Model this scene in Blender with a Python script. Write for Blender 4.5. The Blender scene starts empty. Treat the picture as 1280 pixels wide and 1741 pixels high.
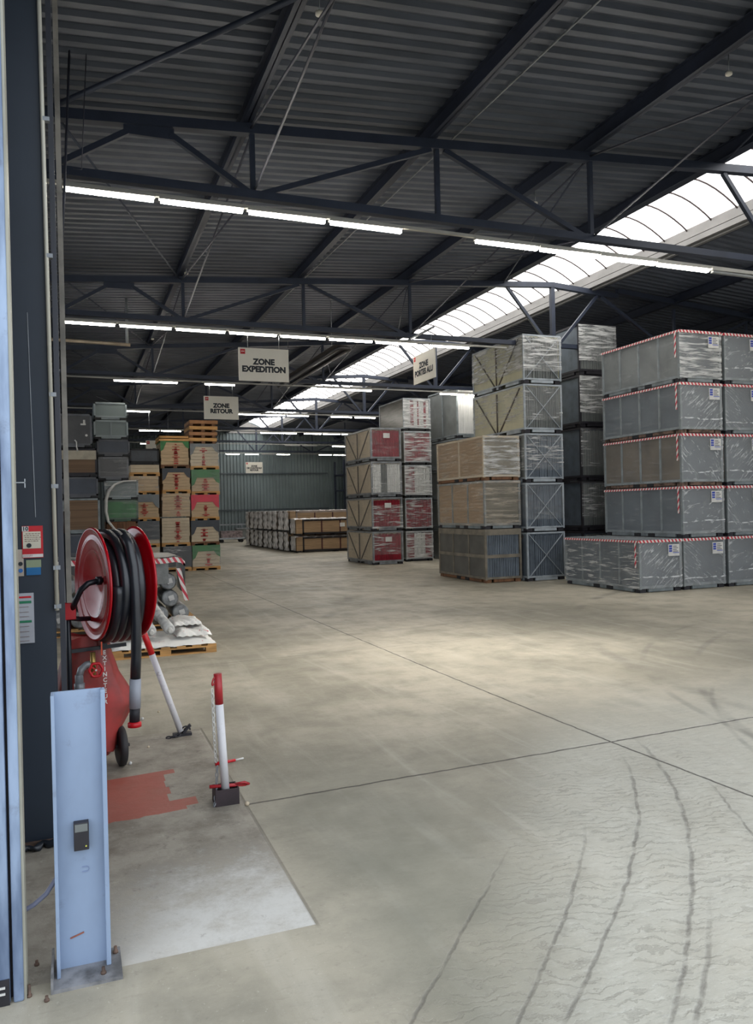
import bpy, bmesh, math, random
from mathutils import Vector, Matrix
random.seed(7)
C = bpy.context.scene.collection
PI = math.pi
# ------------------------------------------------------------------ camera
F = 1340.0; YAW = math.radians(21.0); PITCH = math.atan((866.0-870.5)/F)*1.0; ROLL = math.atan(0.023)
fw = Vector((math.sin(YAW)*math.cos(PITCH), math.cos(YAW)*math.cos(PITCH), math.sin(PITCH)))
r0 = Vector((math.cos(YAW), -math.sin(YAW), 0)); u0 = r0.cross(fw)
rr = r0*math.cos(ROLL)-u0*math.sin(ROLL); uu = u0*math.cos(ROLL)+r0*math.sin(ROLL)
cam = bpy.data.cameras.new('camera'); cam.sensor_fit = 'HORIZONTAL'; cam.sensor_width = 36; cam.lens = F*36/1280
cam.clip_start = 0.05; cam.clip_end = 300
co = bpy.data.objects.new('camera', cam); C.objects.link(co)
M4 = Matrix((rr, uu, -fw)).transposed().to_4x4(); M4.translation = Vector((0, 0, 1.6)); co.matrix_world = M4
bpy.context.scene.camera = co
# ------------------------------------------------------------------ light
SKY = 1.75; VAULT = 3.2; TUBE = 33.0; EXPO = 0.30
sc = bpy.context.scene
sc.view_settings.view_transform = 'Standard'; sc.view_settings.look = 'None'
sc.view_settings.exposure = EXPO; sc.view_settings.gamma = 1.0; sc.view_settings.use_curve_mapping = False
w = bpy.data.worlds.new('overcast_sky'); sc.world = w; w.use_nodes = True
bg = w.node_tree.nodes['Background']; bg.inputs[0].default_value = (0.84, 0.91, 1.0, 1); bg.inputs[1].default_value = SKY
sc.cycles.max_bounces = 7; sc.cycles.diffuse_bounces = 4; sc.cycles.transparent_max_bounces = 16
sc.cycles.caustics_reflective = False; sc.cycles.caustics_refractive = False
sc.cycles.sample_clamp_indirect = 4.0
def area(name, loc, rot, sx, sy, power, col, portal=False):
    l = bpy.data.lights.new(name, 'AREA'); l.shape = 'RECTANGLE'; l.size = sx; l.size_y = sy; l.energy = power; l.color = col
    if portal: l.cycles.is_portal = True
    o = bpy.data.objects.new(name, l); C.objects.link(o); o.location = loc; o.rotation_euler = rot; return o
# daylight through the loading doors (sky portals in the openings)
area('front_door_daylight', (5.9, 2.9, 2.3), (math.radians(90), 0, 0), 12.0, 4.6, 1, (1, 1, 1), True)
area('left_window_daylight', (-6.9, 15.5, 2.5), (0, math.radians(-90), 0), 3.6, 21.0, 1, (1, 1, 1), True)
clear = area('added_floor_patch_light', (9.7, 6.9, 6.75), (0, 0, 0), 1.4, 1.2, 62, (1.0, 0.96, 0.88))  # added lamp out of view, brightens a patch of floor; no pane is modelled
clear.rotation_euler = (Vector((3.3, 7.7, 0))-Vector((9.7, 6.9, 6.75))).to_track_quat('-Z', 'Y').to_euler(); clear.data.spread = math.radians(40)
area('side_door_daylight', (21.9, 6.2, 2.4), (0, math.radians(90), 0), 4.8, 5.8, 1, (1, 1, 1), True)

# ------------------------------------------------------------------ node helpers
class N:
    def __init__(s, nt): s.nt = nt
    def add(s, t, **k):
        n = s.nt.nodes.new(t)
        for a, b in k.items(): setattr(n, a, b)
        return n
    def link(s, a, b): s.nt.links.new(a, b)
    def m(s, op, a, b=None, c=None, clamp=False):
        n = s.add('ShaderNodeMath', operation=op); n.use_clamp = clamp
        for i, v in enumerate((a, b, c)):
            if v is None: continue
            if isinstance(v, (int, float)): n.inputs[i].default_value = v
            else: s.link(v, n.inputs[i])
        return n.outputs[0]
    def coord(s, sc=(1, 1, 1), rot=(0, 0, 0), loc=(0, 0, 0), kind='Object'):
        t = s.add('ShaderNodeTexCoord'); mp = s.add('ShaderNodeMapping')
        s.link(t.outputs[kind], mp.inputs[0]); mp.inputs['Scale'].default_value = sc; mp.inputs['Rotation'].default_value = rot; mp.inputs['Location'].default_value = loc
        return mp.outputs[0]
    def noise(s, vec, scale, detail=4, rough=0.5, dist=0.0):
        n = s.add('ShaderNodeTexNoise'); s.link(vec, n.inputs['Vector']); n.inputs['Scale'].default_value = scale
        n.inputs['Detail'].default_value = detail; n.inputs['Roughness'].default_value = rough; n.inputs['Distortion'].default_value = dist
        return n.outputs['Fac']
    def ss(s, v, a, b, lo=0.0, hi=1.0):
        n = s.add('ShaderNodeMapRange', interpolation_type='SMOOTHSTEP'); s.link(v, n.inputs[0])
        n.inputs[1].default_value = a; n.inputs[2].default_value = b; n.inputs[3].default_value = lo; n.inputs[4].default_value = hi
        return n.outputs[0]
    def mixc(s, f, a, b):
        n = s.add('ShaderNodeMix', data_type='RGBA')
        if isinstance(f, (int, float)): n.inputs[0].default_value = f
        else: s.link(f, n.inputs[0])
        for i, v in ((6, a), (7, b)):
            if isinstance(v, tuple): n.inputs[i].default_value = (*v[:3], 1)
            else: s.link(v, n.inputs[i])
        return n.outputs[2]
    def bump(s, h, strength, dist):
        b = s.add('ShaderNodeBump'); b.inputs['Strength'].default_value = strength; b.inputs['Distance'].default_value = dist
        s.link(h, b.inputs['Height']); return b.outputs[0]
def srgb(r, g, b):
    f = lambda c: (c/255/12.92) if c/255 <= 0.04045 else ((c/255+0.055)/1.055)**2.4
    return (f(r), f(g), f(b))
MATS = {}
def mat(name, col, rough=0.6, metal=0.0, var=0.18, scale=3.0, stretch=(1, 1, 1), col2=None, bump=0.0, spec=0.5, coat=0.0, dirt=0.0):
    if name in MATS: return MATS[name]
    m = bpy.data.materials.new(name); m.use_nodes = True; n = N(m.node_tree); p = m.node_tree.nodes['Principled BSDF']
    v = n.coord(stretch); f = n.noise(v, scale, 5, 0.55)
    c2 = col2 or tuple(c*(1-var*1.6) for c in col)
    base = n.mixc(n.ss(f, 0.35, 0.7), col, c2)
    if dirt:
        g = n.noise(n.coord((1, 1, 1)), 9, 6, 0.7)
        base = n.mixc(n.ss(g, 0.58, 0.7, 0, dirt), base, (0.05, 0.035, 0.025))
    n.link(base, p.inputs['Base Color'])
    p.inputs['Roughness'].default_value = rough; p.inputs['Metallic'].default_value = metal
    p.inputs['Specular IOR Level'].default_value = spec; p.inputs['Coat Weight'].default_value = coat
    if bump:
        n.link(n.bump(n.noise(v, scale*6, 3), bump, 0.01), p.inputs['Normal'])
    MATS[name] = m; return m
def emis(name, col, s):
    m = bpy.data.materials.new(name); m.use_nodes = True; p = m.node_tree.nodes['Principled BSDF']
    p.inputs['Base Color'].default_value = (0.9, 0.9, 0.9, 1); p.inputs['Emission Color'].default_value = (*col, 1); p.inputs['Emission Strength'].default_value = s
    MATS[name] = m; return m
def film(name,  sc=(1.5, 1.5, 16), rot=(0, 0, 0), lo=0.5, hi=0.72, base=0.1, top=0.8, col=(0.8, 0.8, 0.78), rough=0.18, seed=0.0, dist=0.6, seam=0):
    m = bpy.data.materials.new(name); m.use_nodes = True; nt = m.node_tree; n = N(nt); p = nt.nodes['Principled BSDF']; out = nt.nodes['Material Output']
    v0 = n.coord((1, 1, 1), rot, (seed, seed, seed)); mp = n.add('ShaderNodeMapping'); n.link(v0, mp.inputs[0]); mp.inputs['Scale'].default_value = sc; v = mp.outputs[0]
    f = n.noise(v, 1.6, 6, 0.62, dist)
    g = n.noise(n.coord((0.9, 0.9, 0.9), (0, 0, 0), (seed+3, 0, 0)), 1.7, 2)
    h = n.m('ADD', f, n.m('MULTIPLY', n.m('SUBTRACT', g, 0.5), 0.35))
    fac = n.ss(h, lo, hi, base, top)
    if seam:
        tc_ = n.add('ShaderNodeTexCoord'); sx = n.add('ShaderNodeSeparateXYZ'); n.link(tc_.outputs['Object'], sx.inputs[0])
        wv = n.noise(n.coord((1, 1, 1), (0, 0, 0), (seed, 0, 0)), 3.0, 3); dd = n.m('ABSOLUTE', n.m('ADD', n.m('SUBTRACT', sx.outputs[2], seam), n.m('MULTIPLY', n.m('SUBTRACT', wv, 0.5), 0.10)))
        sm_ = n.m('MULTIPLY', n.ss(dd, 0.022, 0.004), n.ss(n.noise(n.coord((1, 1, 1), (0, 0, 0), (seed, 5, 0)), 9, 4), 0.38, 0.62, 0.25, 0.9))
        fac = n.m('MAXIMUM', fac, sm_)  # highlight of the crease painted as a whiter line in the film
    p.inputs['Base Color'].default_value = (*col, 1); p.inputs['Roughness'].default_value = rough; p.inputs['Specular IOR Level'].default_value = 0.7
    n.link(n.bump(f, 0.9, 0.05), p.inputs['Normal'])
    t = n.add('ShaderNodeBsdfTransparent'); mx = n.add('ShaderNodeMixShader'); n.link(fac, mx.inputs[0]); n.link(t.outputs[0], mx.inputs[1]); n.link(p.outputs[0], mx.inputs[2]); n.link(mx.outputs[0], out.inputs[0])
    MATS[name] = m; return m

# ------------------------------------------------------------------ mesh helpers
class MB:
    def __init__(s): s.v = []; s.f = []; s.sm = []
    def face(s, pts, smooth=False):
        i = len(s.v); s.v += [tuple(p) for p in pts]; s.f.append(tuple(range(i, i+len(pts)))); s.sm.append(smooth)
    def box(s, x0, x1, y0, y1, z0, z1):
        i = len(s.v); s.v += [(x, y, z) for z in (z0, z1) for y in (y0, y1) for x in (x0, x1)]
        for q in ((0, 2, 3, 1), (4, 5, 7, 6), (0, 1, 5, 4), (2, 6, 7, 3), (0, 4, 6, 2), (1, 3, 7, 5)): s.f.append(tuple(i+k for k in q)); s.sm.append(False)
        return s
    def bar(s, p, q, w, h=None, up=(0, 0, 1)):
        h = h or w; p = Vector(p); q = Vector(q); d = (q-p).normalized(); up = Vector(up)
        if abs(d.dot(up)) > 0.98: up = Vector((0, 1, 0))
        a = d.cross(up).normalized(); b = a.cross(d).normalized(); i = len(s.v)
        for c in (p, q):
            for k, l in ((-1, -1), (1, -1), (1, 1), (-1, 1)): s.v.append(tuple(c+a*k*w/2+b*l*h/2))
        for f in ((0, 1, 2, 3), (7, 6, 5, 4), (0, 4, 5, 1), (1, 5, 6, 2), (2, 6, 7, 3), (3, 7, 4, 0)): s.f.append(tuple(i+k for k in f)); s.sm.append(False)
        return s
    def tube(s, pts, r, n=8, caps=True, closed=False, rads=None, squash=1.0):
        pts = [Vector(p) for p in pts]; L = len(pts); base = len(s.v); prev = None
        for k, p in enumerate(pts):
            if closed: d = pts[(k+1) % L]-pts[k-1]
            else: d = pts[min(k+1, L-1)]-pts[max(k-1, 0)]
            d.normalize()
            if prev is None:
                a = d.orthogonal().normalized()
            else:
                a = prev-d*prev.dot(d); a.normalize()
            prev = a; b = d.cross(a); R = rads[k] if rads else r
            for j in range(n):
                t = 2*PI*j/n; s.v.append(tuple(p+(a*math.cos(t)+b*math.sin(t)*squash)*R))
        for k in range(L if closed else L-1):
            for j in range(n):
                a0 = base+k*n+j; a1 = base+k*n+(j+1) % n; k2 = (k+1) % L
                s.f.append((a0, a1, base+k2*n+(j+1) % n, base+k2*n+j)); s.sm.append(True)
        if caps and not closed:
            s.f.append(tuple(base+j for j in reversed(range(n)))); s.sm.append(False)
            s.f.append(tuple(base+(L-1)*n+j for j in range(n))); s.sm.append(False)
        return s
    def cyl(s, p, q, r, r2=None, n=16):
        return s.tube([p, q], r, n, rads=[r, r if r2 is None else r2])
    def lathe(s, c, ax, prof, n=32):          # prof: (distance along axis, radius)
        c = Vector(c); ax = Vector(ax).normalized(); a = ax.orthogonal().normalized(); b = ax.cross(a); base = len(s.v); L = len(prof)
        for (t, r) in prof:
            for j in range(n):
                g = 2*PI*j/n; s.v.append(tuple(c+ax*t+(a*math.cos(g)+b*math.sin(g))*r))
        for k in range(L-1):
            for j in range(n):
                s.f.append((base+k*n+j, base+k*n+(j+1) % n, base+(k+1)*n+(j+1) % n, base+(k+1)*n+j)); s.sm.append(True)
        s.f.append(tuple(base+j for j in reversed(range(n)))); s.sm.append(False)
        s.f.append(tuple(base+(L-1)*n+j for j in range(n))); s.sm.append(False)
        return s
    def grid(s, fn, nu, nv, smooth=True):
        base = len(s.v)
        for i in range(nu+1):
            for j in range(nv+1): s.v.append(tuple(fn(i/nu, j/nv)))
        for i in range(nu):
            for j in range(nv):
                a = base+i*(nv+1)+j; s.f.append((a, a+nv+1, a+nv+2, a+1)); s.sm.append(smooth)
        return s
    def build(s, name, m, parent=None, bevel=0):
        me = bpy.data.meshes.new(name); off = parent_loc(parent)
        me.from_pydata([(x-off[0], y-off[1], z-off[2]) for x, y, z in s.v], [], s.f)
        me.polygons.foreach_set('use_smooth', s.sm); me.materials.append(m); me.update()
        o = bpy.data.objects.new(name, me); C.objects.link(o)
        if parent: o.parent = parent
        if bevel:
            b = o.modifiers.new('bevel', 'BEVEL'); b.width = bevel; b.segments = 2; b.limit_method = 'ANGLE'
        return o
def parent_loc(p):
    v = Vector((0, 0, 0))
    while p: v += p.location; p = p.parent
    return v
def tag(o, label=None, cat=None, group=None, kind=None):
    if label: o['label'] = label
    if cat: o['category'] = cat
    if group: o['group'] = group
    if kind: o['kind'] = kind
    return o
def thing(name, label, cat, loc, group=None):
    o = bpy.data.objects.new(name, None); C.objects.link(o); o.location = loc; o.empty_display_size = 0.1
    return tag(o, label, cat, group)
def struct(name, mb, m, parent=None):
    o = mb.build(name, m, parent); o['kind'] = 'structure'; return o
def text(name, s, size, m, parent, loc, rot, thick=0.0, ext=0.001, align='CENTER', sx=1.0):
    cu = bpy.data.curves.new(name, 'FONT'); cu.body = s; cu.size = size; cu.align_x = align; cu.align_y = 'CENTER'; cu.offset = thick; cu.extrude = ext; cu.resolution_u = 3; cu.space_line = 0.95
    t = bpy.data.objects.new('tmp', cu); C.objects.link(t); bpy.context.view_layer.update()
    me = bpy.data.meshes.new_from_object(t.evaluated_get(bpy.context.evaluated_depsgraph_get())); bpy.data.objects.remove(t)
    me.materials.clear(); me.materials.append(m); me.name = name
    o = bpy.data.objects.new(name, me); C.objects.link(o); o.parent = parent
    o.location = Vector(loc)-parent_loc(parent); o.rotation_euler = rot; o.scale = (sx, 1, 1); return o
ORD = ['first', 'second', 'third', 'fourth', 'fifth', 'sixth', 'seventh', 'eighth', 'ninth', 'tenth', 'eleventh', 'twelfth']

# ------------------------------------------------------------------ materials
navy = mat('navy_paint_steel', srgb(36, 43, 60), 0.55, 0, 0.2, 2)
deckm = mat('roof_deck_steel', srgb(84, 89, 100), 0.5, 0, 0.2, 1.2, (1, 4, 1), spec=0.4)
galv = mat('galvanised_steel', srgb(150, 154, 158), 0.42, 0.35, 0.25, 6)
greysteel = mat('grey_painted_steel', srgb(132, 140, 142), 0.5, 0.1, 0.25, 5, dirt=0.4)
palesteel = mat('pale_grey_steel', srgb(176, 184, 190), 0.45, 0.15, 0.2, 5)
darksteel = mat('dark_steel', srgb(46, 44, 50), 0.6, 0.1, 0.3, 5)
black = mat('black_gap', (0.012, 0.012, 0.014), 0.7, 0, 0.1)
blackrubber = mat('black_rubber', (0.018, 0.02, 0.026), 0.32, 0, 0.2, 8, spec=0.6)
white = mat('white_paint', srgb(215, 213, 208), 0.5, 0, 0.1, 8)
offwhite = mat('sign_offwhite', srgb(226, 220, 206), 0.5, 0, 0.04, 2)
signtext = mat('sign_text_dark', srgb(30, 34, 40), 0.6, 0, 0.05)
red = mat('signal_red', srgb(196, 18, 32), 0.42, 0, 0.15, 5)
redgloss = mat('reel_red_gloss', srgb(176, 8, 24), 0.2, 0, 0.12, 3, spec=0.35, coat=0.08)
redmat = mat('faded_red_cover', srgb(176, 58, 54), 0.5, 0, 0.35, 3.2, col2=srgb(98, 52, 46))
redslat = mat('dark_red_profiles', srgb(150, 22, 44), 0.45, 0, 0.3, 4)
printred = mat('red_print', srgb(190, 50, 44), 0.7, 0, 0.3, 14)
blue = mat('label_blue', srgb(40, 64, 165), 0.5, 0, 0.1)
cardb = mat('cardboard', srgb(198, 172, 138), 0.75, 0, 0.14, 2, (1, 1, 12))
cardb2 = mat('brown_cardboard', srgb(160, 132, 100), 0.75, 0, 0.16, 2, (1, 1, 12))
fibre = mat('pale_fibreboard', srgb(204, 188, 162), 0.7, 0, 0.12, 2)
wood = mat('pallet_wood', srgb(206, 156, 94), 0.7, 0, 0.25, 3, (1, 1, 8))
wooddark = mat('old_brown_wood', srgb(122, 84, 56), 0.75, 0, 0.3, 3, (6, 1, 1))
greencover = mat('green_cover', srgb(44, 118, 56), 0.5, 0, 0.2, 4)
darkcover = mat('charcoal_plastic_cover', srgb(34, 39, 46), 0.4, 0, 0.3, 5)
redcover = mat('bright_red_cover', srgb(206, 34, 58), 0.4, 0, 0.12, 4)
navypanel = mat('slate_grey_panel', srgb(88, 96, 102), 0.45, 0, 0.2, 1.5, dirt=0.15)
bluepanel = mat('blue_grey_profiles', srgb(104, 114, 124), 0.45, 0.1, 0.2, 4)
greypanel = mat('grey_panel', srgb(112, 116, 114), 0.5, 0, 0.2, 2)
whiteprof = mat('white_profiles', srgb(226, 226, 222), 0.4, 0, 0.1, 3)
olive = mat('olive_sheet', srgb(194, 190, 160), 0.5, 0, 0.15, 2)
plastic = mat('wrinkled_white_plastic', srgb(214, 212, 208), 0.3, 0, 0.14, 7, bump=0.6)
bluepost = mat('pale_blue_steel', srgb(142, 160, 186), 0.45, 0.0, 0.14, 3, (1, 1, 0.5), dirt=0.2)
framem = mat('smudged_blue_steel', srgb(150, 168, 194), 0.42, 0.1, 0.3, 1.6, (6, 6, 1.2), col2=srgb(92, 108, 134), dirt=0.25)
rust = mat('rusty_steel', srgb(120, 96, 82), 0.7, 0.1, 0.5, 14)
FH = [film('stretch_film_horizontal_%d' % k, seed=k*2.7) for k in range(3)]
FHs = [film('stretch_film_dense_%d' % k, (1.3, 1.3, 13), lo=0.4, hi=0.66, base=0.15, top=0.9, seed=9+k*3.1) for k in range(2)]
FL = film('stretch_film_thin', (1.0, 1.0, 11), lo=0.5, hi=0.85, base=0.08, top=0.45, seed=4)
FW = film('stretch_film_warm', (0.8, 0.8, 12), lo=0.45, hi=0.8, base=0.16, top=0.62, col=(0.72, 0.62, 0.5), seed=14)
FG = film('loose_poly_hood', (3, 3, 3), lo=0.46, hi=0.8, base=0.16, top=0.62, rough=0.12, col=(0.7, 0.73, 0.75), seed=2)
FB = film('crumpled_poly_bag', (4.5, 4.5, 1.3), lo=0.40, hi=0.62, base=0.55, top=1.0, col=(0.90, 0.87, 0.85), seed=6)

# striped warning tape
def tape_mat(name, axis):
    m = bpy.data.materials.new(name); m.use_nodes = True; n = N(m.node_tree); p = m.node_tree.nodes['Principled BSDF']
    t = n.add('ShaderNodeTexCoord'); sx = n.add('ShaderNodeSeparateXYZ'); n.link(t.outputs['Object'], sx.inputs[0])
    h = n.m('ADD', sx.outputs[0], sx.outputs[1]); h = n.m('ADD', h, n.m('MULTIPLY', sx.outputs[2], 0.6 if axis == 'h' else 1.0))
    fr = n.m('FRACT', n.m('MULTIPLY', h, 12.5)); st = n.m('GREATER_THAN', fr, 0.52)
    n.link(n.mixc(st, srgb(226, 220, 214), srgb(196, 44, 62)), p.inputs['Base Color']); p.inputs['Roughness'].default_value = 0.35
    return m
tapem = tape_mat('red_white_tape', 'h')

# ------------------------------------------------------------------ floor
m = bpy.data.materials.new('worn_concrete'); m.use_nodes = True; n = N(m.node_tree); p = m.node_tree.nodes['Principled BSDF']
g = n.add('ShaderNodeNewGeometry'); sp = n.add('ShaderNodeSeparateXYZ'); n.link(g.outputs['Position'], sp.inputs[0]); X, Y = sp.outputs[0], sp.outputs[1]
pos = g.outputs['Position']
def nz(scale, detail=5, rough=0.6, stretch=(1, 1, 1), dist=0.0, rot=0.0):
    mp = n.add('ShaderNodeMapping'); n.link(pos, mp.inputs[0]); mp.inputs['Scale'].default_value = stretch; mp.inputs['Rotation'].default_value = (0, 0, rot)
    return n.noise(mp.outputs[0], scale, detail, rough, dist)
big = nz(0.38, 6, 0.6); mid = nz(2.2, 7, 0.65); fine = nz(22, 8, 0.75); streak = nz(1.3, 5, 0.6, (3.4, 0.5, 1), 0.8, 0.55)
col = n.mixc(n.ss(big, 0.38, 0.60), srgb(146, 140, 124), srgb(180, 172, 154))
col = n.mixc(n.ss(mid, 0.4, 0.72, 0, 0.55), col, srgb(128, 124, 112))
col = n.mixc(n.ss(streak, 0.48, 0.75, 0, 0.4), col, srgb(196, 190, 176))
col = n.mixc(n.ss(fine, 0.54, 0.72, 0, 0.38), col, srgb(112, 106, 96))
col = n.mixc(n.ss(nz(8, 9, 0.8, (1, 3, 1), 0.6, 0.2), 0.52, 0.7, 0, 0.32), col, srgb(124, 118, 104))
col = n.mixc(n.ss(nz(60, 4, 0.6), 0.62, 0.72, 0, 0.35), col, srgb(206, 200, 186))
# greener, darker tone beside the inner slab
dz = n.m('MULTIPLY', n.ss(X, 0.8, 1.2), n.m('MULTIPLY', n.ss(X, 2.4, 1.4), n.ss(Y, 5.8, 3.6)))
col = n.mixc(n.m('MULTIPLY', dz, n.ss(nz(1.6, 6), 0.3, 0.6, 0.3, 0.75)), col, srgb(128, 126, 112))
# pale dusty tyre ground at the door
dust = n.m('MULTIPLY', n.ss(n.m('SUBTRACT', X, n.m('MULTIPLY', Y, 0.62)), -0.35, 0.4), n.ss(Y, 6.0, 4.0))
dust = n.m('MULTIPLY', dust, n.ss(mid, 0.25, 0.6, 0.6, 1.0))
col = n.mixc(n.m('MULTIPLY', dust, 0.6), col, srgb(206, 203, 190))
# tyre sweeps
def curve(a, b, c): return n.m('ADD', n.m('MULTIPLY', n.m('MULTIPLY', Y, Y), a), n.m('ADD', n.m('MULTIPLY', Y, b), c))
wob = n.m('MULTIPLY', n.m('SUBTRACT', nz(4, 5, 0.65), 0.5), 0.07)
track = None
for (a, b, c, y0, y1, wd) in ((-0.149, 1.747, -1.801, 1.6, 3.5, 0.009), (-0.19, 2.072, -2.107, 1.6, 4.3, 0.010), (-0.164, 1.796, -1.198, 1.6, 4.6, 0.011), (-0.254, 2.17, -1.481, 1.6, 2.7, 0.012), (0, 0.951, -1.205, 2.3, 3.4, 0.008), (0, 0.527, 1.483, 2.6, 3.8, 0.007)):
    d = n.m('ABSOLUTE', n.m('ADD', n.m('SUBTRACT', X, curve(a, b, c)), wob))
    l = n.m('ADD', n.ss(d, wd*1.8, wd*0.3), n.ss(d, 0.09, 0.0, 0, 0.22))
    l = n.m('MULTIPLY', l, n.m('MULTIPLY', n.ss(Y, y1, y1-0.7), n.ss(nz(9, 3), 0.3, 0.6, 0.25, 1.0)))
    track = l if track is None else n.m('MAXIMUM', track, l)
off = n.m('SUBTRACT', X, curve(-0.17, 1.85, -1.75))
tm = n.m('MULTIPLY', n.m('MULTIPLY', n.ss(off, -0.9, -0.3), n.ss(off, 1.25, 0.6)), n.ss(Y, 5.2, 3.6))
saw = n.m('ABSOLUTE', n.m('SUBTRACT', n.m('FRACT', n.m('MULTIPLY', off, 2.2)), 0.5))
ph = n.m('ADD', n.m('MULTIPLY', n.m('ADD', Y, n.m('MULTIPLY', X, 0.25)), 105), n.m('ADD', n.m('MULTIPLY', saw, 10), n.m('MULTIPLY', nz(4.2, 6, 0.65), 34)))
dash = n.m('MULTIPLY', n.ss(nz(7, 8, 0.72, (1.0, 4.2, 1), 0.9, -0.25), 0.52, 0.66), n.ss(dust, 0.1, 0.7))
rip = n.m('MULTIPLY', n.ss(n.m('SINE', ph), 0.25, 1.0), n.m('MULTIPLY', tm, n.ss(nz(6, 5, 0.7), 0.36, 0.6)))
col = n.mixc(n.m('MULTIPLY', dash, 0.38), col, srgb(140, 136, 126))
col = n.mixc(n.m('MULTIPLY', n.m('MULTIPLY', dust, n.ss(nz(14, 9, 0.8, (1, 2, 1)), 0.5, 0.68)), 0.35), col, srgb(224, 222, 212))
col = n.mixc(n.m('MULTIPLY', rip, 0.34), col, srgb(128, 123, 113))
col = n.mixc(n.m('MULTIPLY', track, 0.46), col, srgb(88, 84, 80))
# faint arcs of tyre rubber farther in
for (cx, cy, rad, wd) in ((9.5, 3.2, 5.3, 0.05), (11.0, 1.0, 7.4, 0.06), (2.0, 22.0, 12.5, 0.10), (14.0, 4.0, 9.2, 0.12), (-3.0, 16.0, 8.0, 0.12), (8.6, 1.6, 5.1, 0.03)):
    d = n.m('SQRT', n.m('ADD', n.m('POWER', n.m('SUBTRACT', X, cx), 2), n.m('POWER', n.m('SUBTRACT', Y, cy), 2)))
    l = n.ss(n.m('ABSOLUTE', n.m('SUBTRACT', d, rad)), wd, wd*0.2)
    col = n.mixc(n.m('MULTIPLY', l, n.ss(nz(0.8, 4), 0.45, 0.6, 0.0, 0.32)), col, srgb(92, 88, 82))
# inner slab strip beside the door post
slab = n.m('MULTIPLY', n.m('LESS_THAN', X, 0.838), n.m('MULTIPLY', n.m('GREATER_THAN', Y, 2.94), n.m('LESS_THAN', Y, 5.95)))
sc1 = n.mixc(n.ss(nz(3.2, 8, 0.7), 0.36, 0.66), srgb(162, 155, 142), srgb(124, 117, 105))
sc1 = n.mixc(n.ss(nz(9, 9, 0.8), 0.54, 0.68, 0, 0.65), sc1, srgb(92, 84, 76))
sc1 = n.mixc(n.ss(nz(26, 8, 0.8), 0.56, 0.68, 0, 0.5), sc1, srgb(196, 188, 176))
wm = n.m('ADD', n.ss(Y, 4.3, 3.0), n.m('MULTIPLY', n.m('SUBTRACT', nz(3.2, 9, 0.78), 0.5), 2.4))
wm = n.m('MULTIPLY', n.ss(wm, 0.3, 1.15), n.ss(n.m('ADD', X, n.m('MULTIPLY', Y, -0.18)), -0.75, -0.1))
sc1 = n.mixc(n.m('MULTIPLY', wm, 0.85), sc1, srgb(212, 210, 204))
sc1 = n.mixc(n.ss(nz(16, 9, 0.8), 0.57, 0.68, 0, 0.45), sc1, srgb(120, 110, 102))
# red floor paint with brushed stepped ends
st = n.m('MULTIPLY', n.add('ShaderNodeTexWhiteNoise', noise_dimensions='1D').outputs[0], 1.0)
wn = [q for q in m.node_tree.nodes if q.bl_idname == 'ShaderNodeTexWhiteNoise'][0]
Yr = n.m('ADD', Y, n.m('MULTIPLY', X, -0.12))
n.link(n.m('FLOOR', n.m('MULTIPLY', Yr, 8.5)), wn.inputs['W'])
rp = n.m('MULTIPLY', n.m('LESS_THAN', X, n.m('ADD', 0.44, n.m('MULTIPLY', st, 0.19))), n.m('MULTIPLY', n.m('GREATER_THAN', n.m('ADD', Yr, n.m('MULTIPLY', nz(10, 3), 0.06)), 4.34), n.m('LESS_THAN', Yr, 5.02)))
sc1 = n.mixc(n.m('MULTIPLY', rp, n.ss(mid, 0.3, 0.7, 0.95, 0.7)), sc1, srgb(168, 84, 70))
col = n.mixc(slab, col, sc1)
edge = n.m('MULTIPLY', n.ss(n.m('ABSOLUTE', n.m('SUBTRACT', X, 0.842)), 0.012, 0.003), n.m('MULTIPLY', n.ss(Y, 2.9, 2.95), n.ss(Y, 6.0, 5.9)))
# expansion joints
xj = n.m('ADD', 3.18, n.m('DIVIDE', 0.70, n.m('MAXIMUM', Y, 1.0)))
jw = n.m('MULTIPLY', n.m('SUBTRACT', nz(7, 4), 0.5), 0.03)
j1 = n.ss(n.m('ABSOLUTE', n.m('ADD', n.m('SUBTRACT', X, xj), jw)), 0.012, 0.004)
j2 = n.m('MULTIPLY', n.ss(n.m('ABSOLUTE', n.m('ADD', n.m('SUBTRACT', Y, n.m('ADD', 4.255, n.m('MULTIPLY', X, 0.042))), jw)), 0.012, 0.004), n.ss(X, 0.82, 0.86))
j3 = n.m('MULTIPLY', n.ss(n.m('ABSOLUTE', n.m('ADD', n.m('SUBTRACT', Y, n.m('ADD', 8.35, n.m('MULTIPLY', X, 0.05))), jw)), 0.016, 0.004), 0.35)
j4 = n.m('MULTIPLY', n.ss(n.m('ABSOLUTE', n.m('SUBTRACT', n.m('FRACT', n.m('DIVIDE', n.m('SUBTRACT', Y, 12.6), 4.25)), 0.5)), 0.0035, 0.001), n.m('MULTIPLY', n.m('GREATER_THAN', Y, 9.5), 0.3))
jj = n.m('MAXIMUM', n.m('MAXIMUM', j1, j2), n.m('MAXIMUM', j3, j4)); jj = n.m('MULTIPLY', jj, n.m('SUBTRACT', 1.0, slab)); jj = n.m('MAXIMUM', jj, n.m('MULTIPLY', edge, 0.4))
col = n.mixc(n.m('MULTIPLY', jj, 0.85), col, srgb(52, 46, 46))
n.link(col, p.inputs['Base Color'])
n.link(n.ss(mid, 0.3, 0.7, 0.42, 0.62), p.inputs['Roughness']); p.inputs['Specular IOR Level'].default_value = 0.35
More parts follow.
